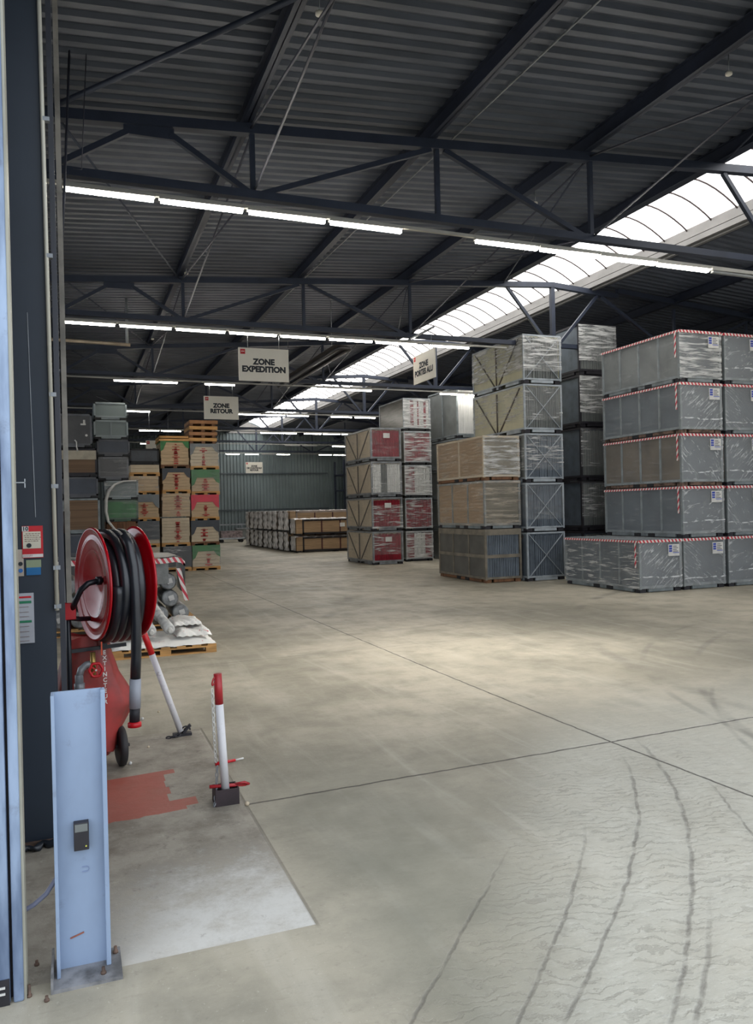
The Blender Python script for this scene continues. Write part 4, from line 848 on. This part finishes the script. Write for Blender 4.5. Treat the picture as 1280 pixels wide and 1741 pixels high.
# ------------------------------------------------------------------ doorway frame, column
t = thing('door_frame_post', 'tall ribbed pale blue steel door frame at the left edge of the picture', 'door frame', (-0.28, 2.93, 0))
b = MB(); b.box(-0.36, -0.285, 2.84, 2.96, 0, 4.7); b.box(-0.285, -0.231, 2.86, 2.96, 0, 4.7); b.build('outer_channel', framem, t, 0.006)
b = MB(); b.box(-0.231, -0.222, 2.90, 2.96, 0, 4.7); b.build('seam', darksteel, t)
b = MB(); b.box(-0.222, -0.190, 2.86, 2.96, 0, 4.7); b.build('inner_channel', framem, t, 0.006)
b = MB(); b.box(-0.190, -0.182, 2.87, 2.96, 0.0, 4.7); b.build('edge_strip', mat('cream_edge', srgb(164, 162, 148), 0.5), t)
b = MB(); b.box(-0.285, -0.232, 2.855, 2.86, 0.0, 0.085); b.build('slot_plate', darksteel, t)
b = MB(); b.box(-0.262, -0.245, 2.85, 2.856, 0.058, 0.064); b.box(-0.262, -0.245, 2.85, 2.856, 0.038, 0.044); b.build('slot', white, t)
b = MB(); b.box(-0.182, -0.150, 2.90, 2.905, 1.716, 1.719); b.box(-0.153, -0.150, 2.90, 2.905, 1.700, 1.73); b.build('latch_pin', galv, t)
b = MB(); b.box(-0.36, 6.4, 2.86, 2.965, 4.6, 4.72); tag(b.build('door_header', bluepost), 'pale blue steel header beam over the loading doorway', 'door header')
t = thing('steel_column', 'dark navy steel column carrying fire notices behind the door frame', 'column', (-0.26, 4.35, 0))
colm = mat('column_navy', srgb(34, 44, 56), 0.5, 0, 0.15, 2)
b = MB(); b.box(-0.44, -0.100, 4.20, 4.215, 0, 6.0); b.box(-0.44, -0.10, 4.50, 4.515, 0, 6.0); b.box(-0.275, -0.265, 4.215, 4.5, 0, 6.0); b.build('shaft', colm, t)
b = MB(); b.box(-0.46, -0.09, 4.17, 4.56, 0, 0.018); b.build('base_plate', rust, t)
b = MB(); b.bar((-0.19, 4.198, 2.6), (-0.175, 4.198, 1.6), 0.003, 0.003); b.build('scratch', galv, t)
t = thing('wall_conduit', 'pale conduit pipe clipped to the right edge of the dark column', 'conduit', (-0.10, 4.17, 1.1))
b = MB(); b.cyl((-0.112, 4.18, 6.0), (-0.088, 4.18, 1.14), 0.0105, n=10); b.build('pipe', mat('pale_conduit', srgb(196, 192, 178), 0.4, 0.1, 0.1), t)
for z in (3.55, 2.88, 2.2, 1.75, 1.35, 1.16):
    b = MB(); b.box(-0.100, -0.068, 4.17, 4.20, z-0.010, z+0.010); b.build('clip', galv, t)
b = MB(); b.box(-0.082, -0.055, 4.52, 4.58, 0.0, 6.0); tag(b.build('cable_trunking', mat('dim_grey_trunking', srgb(58, 60, 68), 0.5)), 'slim grey trunking rising beside the dark column', 'trunking')
b = MB(); b.box(-0.05, -0.022, 4.9, 4.94, 1.1, 6.1); tag(b.build('pale_upright', mat('worn_cream_post', srgb(140, 134, 124), 0.6, 0, 0.3, 5)), 'thin worn cream upright right of the column trunking', 'upright')
for i, (x0, xe) in enumerate(((0.065, -0.07), (0.215, 0.07))):
    b = MB(); b.tube([(x0, 8.0, 6.1), ((x0+xe)/2, 8.0, 4.9), (xe, 8.0, 3.7 if i == 0 else 4.9)], 0.012 if i == 0 else 0.005, 6); tag(b.build('hanging_cable', rodm), ('thicker dark cable hanging down left of the first truss', 'thinner dark cable hanging just right of the thick one by the first truss')[i], 'cable')
# notices on the column
yy = 4.196
def sheetq(b, x0, x1, z0, z1, dy=0): b.box(x0, x1, yy-0.004-dy, yy-dy-0.002, z0, z1)
t = thing('fire_notice', 'red fire notice numbered 10 with a cream text panel on the dark column', 'notice', (-0.19, yy, 1.48))
b = MB(); sheetq(b, -0.238, -0.144, 1.402, 1.558); b.build('notice_board', red, t)
b = MB(); sheetq(b, -0.234, -0.154, 1.448, 1.530, 0.002); b.build('text_panel', mat('cream_paper', srgb(214, 206, 186), 0.6), t)
b = MB(); sheetq(b, -0.237, -0.208, 1.532, 1.556, 0.002); b.build('number_patch', white, t)
text('number', '10', 0.027, signtext, t, (-0.2225, yy-0.0065, 1.544), (PI/2, 0, 0), 0.0008, 0.0004)
b = MB(); rnd = random.Random(5)
for z in (1.520, 1.511, 1.502, 1.493, 1.484):
    x = -0.229+rnd.uniform(0, 0.012)
    while x < -0.163: w_ = rnd.uniform(0.004, 0.012); b.box(x, x+w_, yy-0.0068, yy-0.006, z-0.0016, z+0.0016); x += w_+0.003
b.build('small_print', mat('brown_print', srgb(120, 90, 80), 0.7), t)
b = MB(); b.lathe((-0.207, yy-0.008, 1.463), (0, 1, 0), [(0, 0.011), (0.002, 0.011)], 16); b.build('emblem_disc', signtext, t)
b = MB(); sheetq(b, -0.237, -0.145, 1.405, 1.420, 0.002); ws = b.build('footer_strip', white, t); b = MB()
for k in range(5): b.bar((-0.232+k*0.009, yy-0.007, 1.409), (-0.229+k*0.009, yy-0.007, 1.417), 0.005, 0.001)
b.build('footer_marks', red, ws)
t = thing('small_notice', 'small pale notice with two round symbols half hidden by the door frame', 'notice', (-0.25, yy, 1.38))
b = MB(); b.box(-0.28, -0.233, yy-0.002, yy, 1.315, 1.445); b.build('notice_sheet', mat('buff_paper', srgb(178, 166, 152), 0.6), t)
for z, m_ in ((1.375, signtext), (1.342, mat('symbol_blue', srgb(50, 110, 180), 0.5))): b = MB(); b.lathe((-0.247, yy-0.004, z), (0, 1, 0), [(0, 0.010), (0.002, 0.010)], 16); b.build('round_symbol', m_, t)
t = thing('colour_card', 'small card, green above and blue below, under the red fire notice', 'notice', (-0.19, yy, 1.35))
b = MB(); sheetq(b, -0.222, -0.155, 1.355, 1.392); b.build('green_half', mat('pale_green_card', srgb(138, 150, 120), 0.6), t); b = MB(); sheetq(b, -0.222, -0.157, 1.318, 1.355); b.build('blue_half', mat('cyan_card', srgb(20, 104, 160), 0.6), t)
t = thing('checklist_sheet', 'long white checklist sheet in a clear pocket with red and green headings on the column', 'notice', (-0.22, yy, 1.1))
b = MB(); sheetq(b, -0.30, -0.192, 0.988, 1.232); b.build('sheet', mat('grey_white_paper', srgb(172, 174, 180), 0.5), t)
b = MB(); sheetq(b, -0.262, -0.203, 1.208, 1.217, 0.002); b.build('red_heading', red, t)
b = MB(); sheetq(b, -0.262, -0.203, 1.182, 1.194, 0.002); sheetq(b, -0.262, -0.203, 1.088, 1.099, 0.002); b.build('green_heading', mat('form_green', srgb(30, 120, 84), 0.5), t)
b = MB()
for z in (1.165, 1.14, 1.118, 1.07, 1.045, 1.02, 1.0): b.box(-0.262, -0.215, yy-0.0068, yy-0.006, z-0.0008, z+0.0008)
b.build('ruled_line', MATS['brown_print'], t)
b = MB(); rnd = random.Random(3)
b.tube([(-0.27+0.018*k, 4.13+rnd.uniform(-0.03, 0.03), 0.012+rnd.uniform(0, 0.012)) for k in range(11)], 0.02, 6, rads=[0.008+rnd.uniform(0, 0.014) for _ in range(11)])
tag(b.build('debris_heap', darkcover), 'dark crumpled debris at the foot of the dark column', 'debris')

# ------------------------------------------------------------------ blue protection post
t = thing('guard_post', 'short pale blue steel channel post bolted to the floor in the doorway', 'guard post', (0.0, 2.97, 0))
b = MB(); b.box(-0.078, 0.082, 2.985, 2.995, 0.012, 0.985); b.build('web', bluepost, t)
b = MB(); b.box(-0.090, -0.078, 2.925, 2.996, 0.012, 0.985); b.build('flange', bluepost, t, 0.002)
b = MB(); b.box(0.072, 0.088, 2.945, 2.996, 0.012, 0.985); b.build('flange', bluepost, t, 0.003)
b = MB(); b.box(-0.10, 0.122, 2.86, 3.06, 0, 0.012); b.box(-0.108, -0.1, 2.86, 3.06, 0, 0.055); b.build('base_plate', mat('blue_grey_rusty', srgb(138, 138, 140), 0.6, 0.1, 0.4, 12, dirt=0.5), t)
for x, y in ((0.06, 2.90), (0.105, 3.02), (-0.06, 3.03)):
    b = MB(); b.lathe((x, y, 0.012), (0, 0, 1), [(0, 0.010), (0.008, 0.010), (0.0085, 0.006), (0.024, 0.006)], 6); b.build('bolt', rust, t)
b = MB(); b.bar((-0.045, 2.983, 0.115), (0.0, 2.983, 0.128), 0.002, 0.005); b.build('rust_scrape', mat('rust_orange', srgb(150, 88, 70), 0.7), t)
text('stamped_mark', 'U', 0.035, mat('faint_stamp', srgb(130, 146, 180), 0.6), t, (0.012, 2.983, 0.35), (PI/2, -PI/2, 0), 0, 0.0005)
bx = thing('sensor_box', 'small black box fixed to the web of the pale blue guard post', 'box', (0, 2.97, 0.48))
b = MB(); b.box(-0.026, 0.024, 2.955, 2.985, 0.428, 0.525); b.build('casing', darksteel, bx, 0.002); b = MB(); b.box(-0.022, 0.020, 2.952, 2.956, 0.495, 0.521); b.build('window', greypanel, bx)
b = MB(); b.lathe((0.014, 2.951, 0.443), (0, 1, 0), [(0, 0.003), (0.003, 0.003)], 8); b.build('indicator', mat('yellow_dot', srgb(200, 200, 90), 0.4), bx)
b = MB(); b.tube([(-0.30, 3.02, 0.21), (-0.20, 3.0, 0.232), (-0.16, 3.0, 0.25), (-0.12, 3.0, 0.28), (-0.085, 3.0, 0.33), (-0.06, 3.0, 0.40)], 0.0085, 8); tag(b.build('grey_cable', mat('grey_cable_sheath', srgb(120, 124, 146), 0.4)), 'grey cable looping from the door frame to the blue guard post', 'cable')
for i, (x, y) in enumerate(((-0.175, 2.88), (-0.16, 3.07), (-0.12, 2.83))):
    b = MB(); b.lathe((x, y, 0), (0, 0, 1), [(0, 0.009), (0.007, 0.009), (0.0075, 0.0055), (0.04 if i == 0 else 0.018, 0.0055)], 6); tag(b.build('anchor_bolt', rust), 'small rusty anchor bolt in the floor ' + ('beside the foot of the blue door frame', 'between door frame and guard post, farther in', 'nearest the camera by the guard post')[i], 'bolt', 'floor anchor bolts')

# ------------------------------------------------------------------ hose reel
ax = Vector((math.cos(math.radians(16)), math.sin(math.radians(16)), 0)); c1 = Vector((0.099, 5.1, 1.185)); S = 0.262
t = thing('hose_reel', 'large red hose reel with thick black hose on a black swing arm', 'hose reel', (0.1, 5.1, 0))
R_ = 0.345
prof = [(0.046, 0.05), (0.040, 0.09), (0.012, 0.185), (0.002, 0.20), (0.0, 0.21), (0.001, 0.262), (-0.003, 0.268), (-0.003, 0.276), (0.001, 0.282), (0.0, 0.318), (-0.010, 0.332), (-0.011, 0.338), (-0.006, R_), (0.004, R_), (0.006, 0.330), (0.012, 0.318), (0.014, 0.21), (0.03, 0.18), (0.055, 0.08)]
def dsk(c, a): b = MB(); b.lathe(c, a, prof, 56); return b
d1 = dsk(c1, ax).build('side_disc', redgloss, t); d2 = dsk(c1+ax*S, -ax).build('side_disc', redgloss, t)
e1 = Vector((0, 0, 1)); e2 = ax.cross(e1)
b = MB()
b = MB(); b.cyl(c1+ax*0.05, c1+ax*(S-0.05), 0.20, n=28); b.build('drum', redgloss, t)
b = MB(); pts = []; turns = 3.7; hr = 0.0285
for k in range(int(turns*48)+1):
    u = k/48; g_ = 2*PI*u+PI*0.5; off_ = 0.048+(S-0.095)*min(1, u/turns); down = 0.5*(1-math.cos(g_)); rr_ = 0.305+0.035*down
    pts.append(c1+ax*off_+e1*(rr_*math.cos(g_)+0.0)+e2*(0.305*math.sin(g_)))
b.tube(pts, hr, 12)
pts2 = []
for k in range(int(3.4*40)+1):
    u = k/40; g_ = 2*PI*u; pts2.append(c1+ax*(0.06+(S-0.11)*u/3.4)+e1*(0.245*math.cos(g_)-0.012)+e2*(0.245*math.sin(g_)))
b.tube(pts2, 0.031, 10); b.build('hose', blackrubber, t)
# hanging end
hx = Vector((0.345, 4.985, 1.20)); b = MB()
b.tube([(0.275, 4.885, 1.48), (0.30, 4.855, 1.42), (0.318, 4.84, 1.30), (0.326, 4.835, 1.15), (0.328, 4.84, 0.95), (0.324, 4.86, 0.75), (0.318, 4.88, 0.62)], 0.030, 14); hs = b.build('hanging_hose', blackrubber, t)
b = MB(); b.cyl((0.318, 4.88, 0.63), (0.312, 4.885, 0.455), 0.0335, n=16); b.build('grey_sleeve', mat('grey_tape_sleeve', srgb(158, 162, 172), 0.4), hs)
b = MB(); b.cyl((0.312, 4.885, 0.46), (0.308, 4.885, 0.375), 0.030, n=16); b.build('nozzle_body', darksteel, hs)
b = MB(); b.lathe((0.308, 4.885, 0.345), (0, 0, 1), [(0, 0.030), (0, 0.040), (0.022, 0.040), (0.03, 0.031)], 18); b.build('nozzle_cap', red, hs)
blk = mat('black_paint_steel', srgb(26, 30, 38), 0.35, 0.1, 0.2)
ps = Vector((-0.046, 5.08, 0))
b = MB(); b.cyl(ps, ps+Vector((0.0, 0, 1.5)), 0.015, n=14); b.build('swing_post', blk, t)
b = MB(); b.cyl(ps+Vector((0, 0, 1.5)), ps+Vector((0.006, 0, 1.63)), 0.018, 0.021, 14); b.build('post_sleeve', mat('brown_grip', srgb(84, 68, 64), 0.6), t)
b = MB(); b.box(ps.x-0.022, ps.x+0.045, 5.03, 5.12, 0.985, 1.085); b.build('pivot_bracket', red, t, 0.004)
b = MB(); b.tube([ps+Vector((0.02, -0.02, 1.03)), ps+Vector((0.045, -0.08, 1.10)), ps+Vector((0.075, -0.11, 1.165)), ps+Vector((0.115, -0.11, 1.20)), (0.125, 4.99, 1.212), (0.15, 5.02, 1.212)], 0.017, 10); b.build('support_arm', blk, t)
b = MB(); b.lathe(Vector((0.115, 4.985, 1.212)), (1, 0.3, 0), [(0, 0.026), (0.03, 0.026)], 14); b.build('hub_nut', blk, t)
b = MB(); b.tube([ps+Vector((0.01, 0, 0.99)), (0.02, 5.12, 0.975), (0.10, 5.2, 0.965)], 0.015, 8); b.build('lower_arm', blk, t)
b = MB(); b.bar((0.155, 5.2, 0.92), (0.155, 5.2, 0.775), 0.04, 0.04); b.bar((-0.04, 5.2, 0.77), (0.29, 5.22, 0.785), 0.02, 0.022); b.build('foot_bracket', blk, t)
b = MB(); b.lathe((-0.046, 5.08, 0), (0, 0, 1), [(0, 0.07), (0.012, 0.07), (0.012, 0.02)], 16); b.build('post_foot', blk, t)

# ------------------------------------------------------------------ covered wheeled extinguisher
t = thing('wheeled_extinguisher', 'wheeled fire extinguisher under a faded red cover lettered EXTINCTEUR', 'fire extinguisher', (0.1, 5.35, 0))
b = MB()
def cover(u, v):
    a = 2*PI*u; h = v
    # widest low on the right, pulled in at the shoulders
    wx = 0.155+0.055*math.sin(PI*min(1, (1-h)*0.95))-0.05*h**3; wy = 0.15-0.03*h
    ex = (abs(math.cos(a))**0.7)*(1 if math.cos(a) > 0 else -1); ey = (abs(math.sin(a))**0.7)*(1 if math.sin(a) > 0 else -1)
    fold = 1+0.035*math.sin(a*5+h*2)*(1-h*0.5)+0.02*math.sin(a*11+3)
    bulge = 0.075*max(0, 1-abs(h-0.42)/0.26)*max(0, math.cos(a))**2-0.02*(1-abs(math.cos(a)))*0
    return (0.06+(wx*ex*fold+bulge)*(1.0), 5.36+wy*ey*fold, 0.12+0.70*h+0.012*math.sin(a*3))
b.grid(cover, 48, 26); b.face([cover(k/48, 1.0) for k in range(48)])
b.build('cover', redmat, t)
b = MB(); b.grid(lambda u, v: (lambda p: (p[0]+(p[0]-0.06)*0.04, 5.36+(p[1]-5.36)*1.04, p[2]+0.02))(cover(u, 0.90+0.1*v)), 48, 3); b.build('cover_hem', MATS['faded_red_cover'], t)
b = MB(); b.lathe((0.06, 5.36, 0.06), (0, 0, 1), [(0, 0.05), (0.02, 0.13), (0.12, 0.15), (0.35, 0.15), (0.45, 0.06)], 24); b.build('tank', mat('tank_red', srgb(214, 30, 30), 0.3, coat=0.4), t)
text('lettering', '\n'.join('EXTINCTEUR'), 0.036, white, t, (0.158, 5.185, 0.595), (PI/2, 0, math.radians(20)), 0.001, 0.001)
for sx in (0.225, -0.125):
    b = MB(); b.lathe((sx, 5.30, 0.125), (1, 0.15, 0), [(0, 0.09), (0, 0.110), (0.008, 0.125), (0.04, 0.125), (0.048, 0.110), (0.048, 0.06)], 32); wh = b.build('wheel', mat('tyre_rubber', srgb(44, 42, 44), 0.6), t)
    b = MB(); b.cyl((sx-0.01, 5.298, 0.125), (sx+0.075, 5.311, 0.125), 0.011, n=10); b.build('axle', darksteel, wh)
# valve with red handwheel and galvanised couplings
v_ = thing('supply_valve', 'stop valve with red handwheel and galvanised couplings under the hose reel', 'valve', (0.1, 5.05, 0.6))
hc = Vector((0.103, 5.02, 0.676)); b = MB()
b.tube([hc+Vector((0.036*math.cos(2*PI*k/28)*(1+0.06*math.cos(2*PI*k/28*6)), 0, 0.040*math.sin(2*PI*k/28)*(1+0.06*math.cos(2*PI*k/28*6)))) for k in range(28)], 0.008, 8, closed=True)
for k in range(5): g_ = 2*PI*k/5; b.bar(hc, hc+Vector((0.034*math.cos(g_), 0, 0.038*math.sin(g_))), 0.007)
b.build('handwheel', red, v_); b = MB(); b.lathe(hc+Vector((0, -0.012, 0)), (0, 1, 0), [(0, 0.006), (0.01, 0.006)], 8); b.build('nut', white, v_)
b = MB(); b.cyl(hc, hc+Vector((-0.015, 0.09, 0.02)), 0.009, n=8); b.cyl((0.088, 5.10, 0.62), (0.088, 5.10, 0.77), 0.016, n=12); b.build('valve_stem', mat('brass', srgb(170, 140, 80), 0.35, 0.7), v_)
b = MB(); b.tube([(0.088, 5.11, 0.70), (0.05, 5.11, 0.695), (0.02, 5.11, 0.67), (0.008, 5.1, 0.63)], 0.022, 12)
b.lathe((0.008, 5.1, 0.44), (0, 0, 1), [(0, 0.02), (0.03, 0.022), (0.03, 0.028), (0.07, 0.028), (0.07, 0.020), (0.10, 0.020), (0.10, 0.031), (0.15, 0.031), (0.15, 0.024), (0.2, 0.024)], 8); b.build('coupling', galv, v_)
b = MB(); b.box(0.133, 0.141, 5.0, 5.01, 0.765, 0.845); tag(b.build('orange_tab', mat('orange_plastic', srgb(236, 90, 50), 0.5)), 'short orange strip above the red handwheel', 'strip')
b = MB(); b.cyl((0.008, 5.1, 0.0), (0.008, 5.1, 0.45), 0.014, n=10); b.build('supply_pipe', galv, v_)

# ------------------------------------------------------------------ pivoting bollards with chain
def chain(parent, pts, m1, m2=None, nred=0, L=0.032, r=0.0032):
    P = [Vector(p) for p in pts]; seg = []
    for a, c in zip(P, P[1:]):
        n_ = max(1, int((c-a).length/(L*0.78)))
        for k in range(n_): seg.append((a.lerp(c, (k+0.5)/n_), (c-a).normalized()))
    for i, (c, d) in enumerate(seg):
        s1 = d.orthogonal().normalized(); s1 = s1 if i % 2 == 0 else d.cross(s1)
        b = MB(); b.tube([c+d*math.cos(2*PI*k/14)*L/2+s1*math.sin(2*PI*k/14)*L*0.24 for k in range(14)], r, 5, closed=True)
        b.build('link', m2 if (m2 and i < nred) else m1, parent)
t = thing('chain_bollard', 'upright red and white pivoting bollard with a chain and dark base box', 'bollard', (0.745, 4.36, 0))
pole_white = mat('chipped_white_paint', srgb(216, 214, 216), 0.4, 0, 0.06, 5, dirt=0.5); bred = mat('bollard_red', srgb(170, 40, 46), 0.4, 0, 0.1, 5)
a0 = Vector((0.746, 4.36, 0.055)); a1 = Vector((0.722, 4.36, 0.55)); a2 = Vector((0.717, 4.36, 0.718))
b = MB(); b.cyl(a0, a1, 0.0225, n=22); b.build('white_tube', pole_white, t)
b = MB(); b.cyl(a1, a2, 0.0225, n=22); b.build('red_top', bred, t)
b = MB(); b.box(0.684, 0.814, 4.32, 4.328, 0, 0.088); b.box(0.684, 0.692, 4.328, 4.43, 0, 0.088); b.box(0.806, 0.814, 4.328, 4.43, 0, 0.088); b.box(0.684, 0.814, 4.43, 4.438, 0, 0.088); b.build('base_box', mat('dark_brown_base', srgb(52, 40, 44), 0.6, 0, 0.3, 9), t, 0.001)
b = MB(); b.cyl((0.66, 4.37, 0.10), (0.86, 4.37, 0.085), 0.010, n=8); b.tube([(0.80, 4.37, 0.095), (0.85, 4.35, 0.105), (0.875, 4.36, 0.09), (0.84, 4.38, 0.08)], 0.008, 6); b.build('locking_pin', bred, t)
b = MB(); chn = thing('chain', 'white and red link chain hanging on the left of the upright bollard', 'chain', (0.69, 4.36, 0.6))
chain(chn, [(0.700, 4.35, 0.70), (0.685, 4.345, 0.66)], bred, L=0.045, r=0.0045)
chain(chn, [(0.683, 4.345, 0.64), (0.690, 4.36, 0.40), (0.703, 4.40, 0.22)], white)
chain(chn, [(0.71, 4.40, 0.20), (0.70, 4.38, 0.11), (0.685, 4.34, 0.03), (0.672, 4.31, 0.005)], galv)
lk = thing('red_latch_bar', 'small red latch bar with a pale end lying on the floor behind the upright bollard', 'latch', (0.9, 5.05, 0))
b = MB(); b.cyl((0.80, 5.03, 0.012), (0.93, 5.05, 0.014), 0.012, 0.009, 8); b.build('bar', red, lk); b = MB(); b.cyl((0.93, 5.05, 0.014), (0.985, 5.06, 0.016), 0.006, n=8); b.build('pin_end', white, lk)
t = thing('chain_bollard', 'leaning red and white bollard tipped against the hose reel side', 'bollard', (0.69, 5.83, 0))
a0 = Vector((0.685, 5.83, 0.03)); a2 = Vector((0.425, 5.83, 0.82)); a1 = a0.lerp(a2, 0.725)
b = MB(); b.cyl(a0, a1, 0.0225, n=20); b.build('white_tube', pole_white, t); b = MB(); b.cyl(a1, a2, 0.0225, n=20); b.build('red_top', mat('bright_bollard_red', srgb(220, 30, 36), 0.35), t)
b = MB(); b.box(0.63, 0.76, 5.80, 5.86, 0, 0.018); b.bar((0.70, 5.83, 0.02), (0.755, 5.83, 0.07), 0.05, 0.012); b.tube([(0.72+0.03*math.cos(g_), 5.82, 0.035+0.03*math.sin(g_)) for g_ in [PI*k/8 for k in range(9)]], 0.006, 6); b.build('hinge_base', darksteel, t)
chn = thing('chain', 'short dark chain lying by the hinge of the leaning bollard', 'chain', (0.65, 5.8, 0.0))
chain(chn, [(0.58, 5.79, 0.006), (0.64, 5.78, 0.01), (0.68, 5.79, 0.02)], darksteel, L=0.035, r=0.005)
for i, (x, y, s_) in enumerate(((0.44, 5.62, 0.008), (0.30, 5.30, 0.010), (0.845, 4.28, 0.012), (0.46, 6.4, 0.012), (0.60, 9.4*0.7, 0.008))):
    b = MB(); b.lathe((x, y, 0), (0.2, 0.1, 1), [(0, s_), (s_*1.2, s_*1.1), (s_*1.8, s_*0.4)], 7); tag(b.build('debris_chip', plastic if i % 2 else fibre), 'small pale scrap on the floor ' + ('left of the leaning bollard foot', 'near the extinguisher wheel', 'at the corner beside the dark base box', 'behind the hanging hose nozzle', 'between the bollard and the near pallet')[i], 'scrap', 'floor scraps')
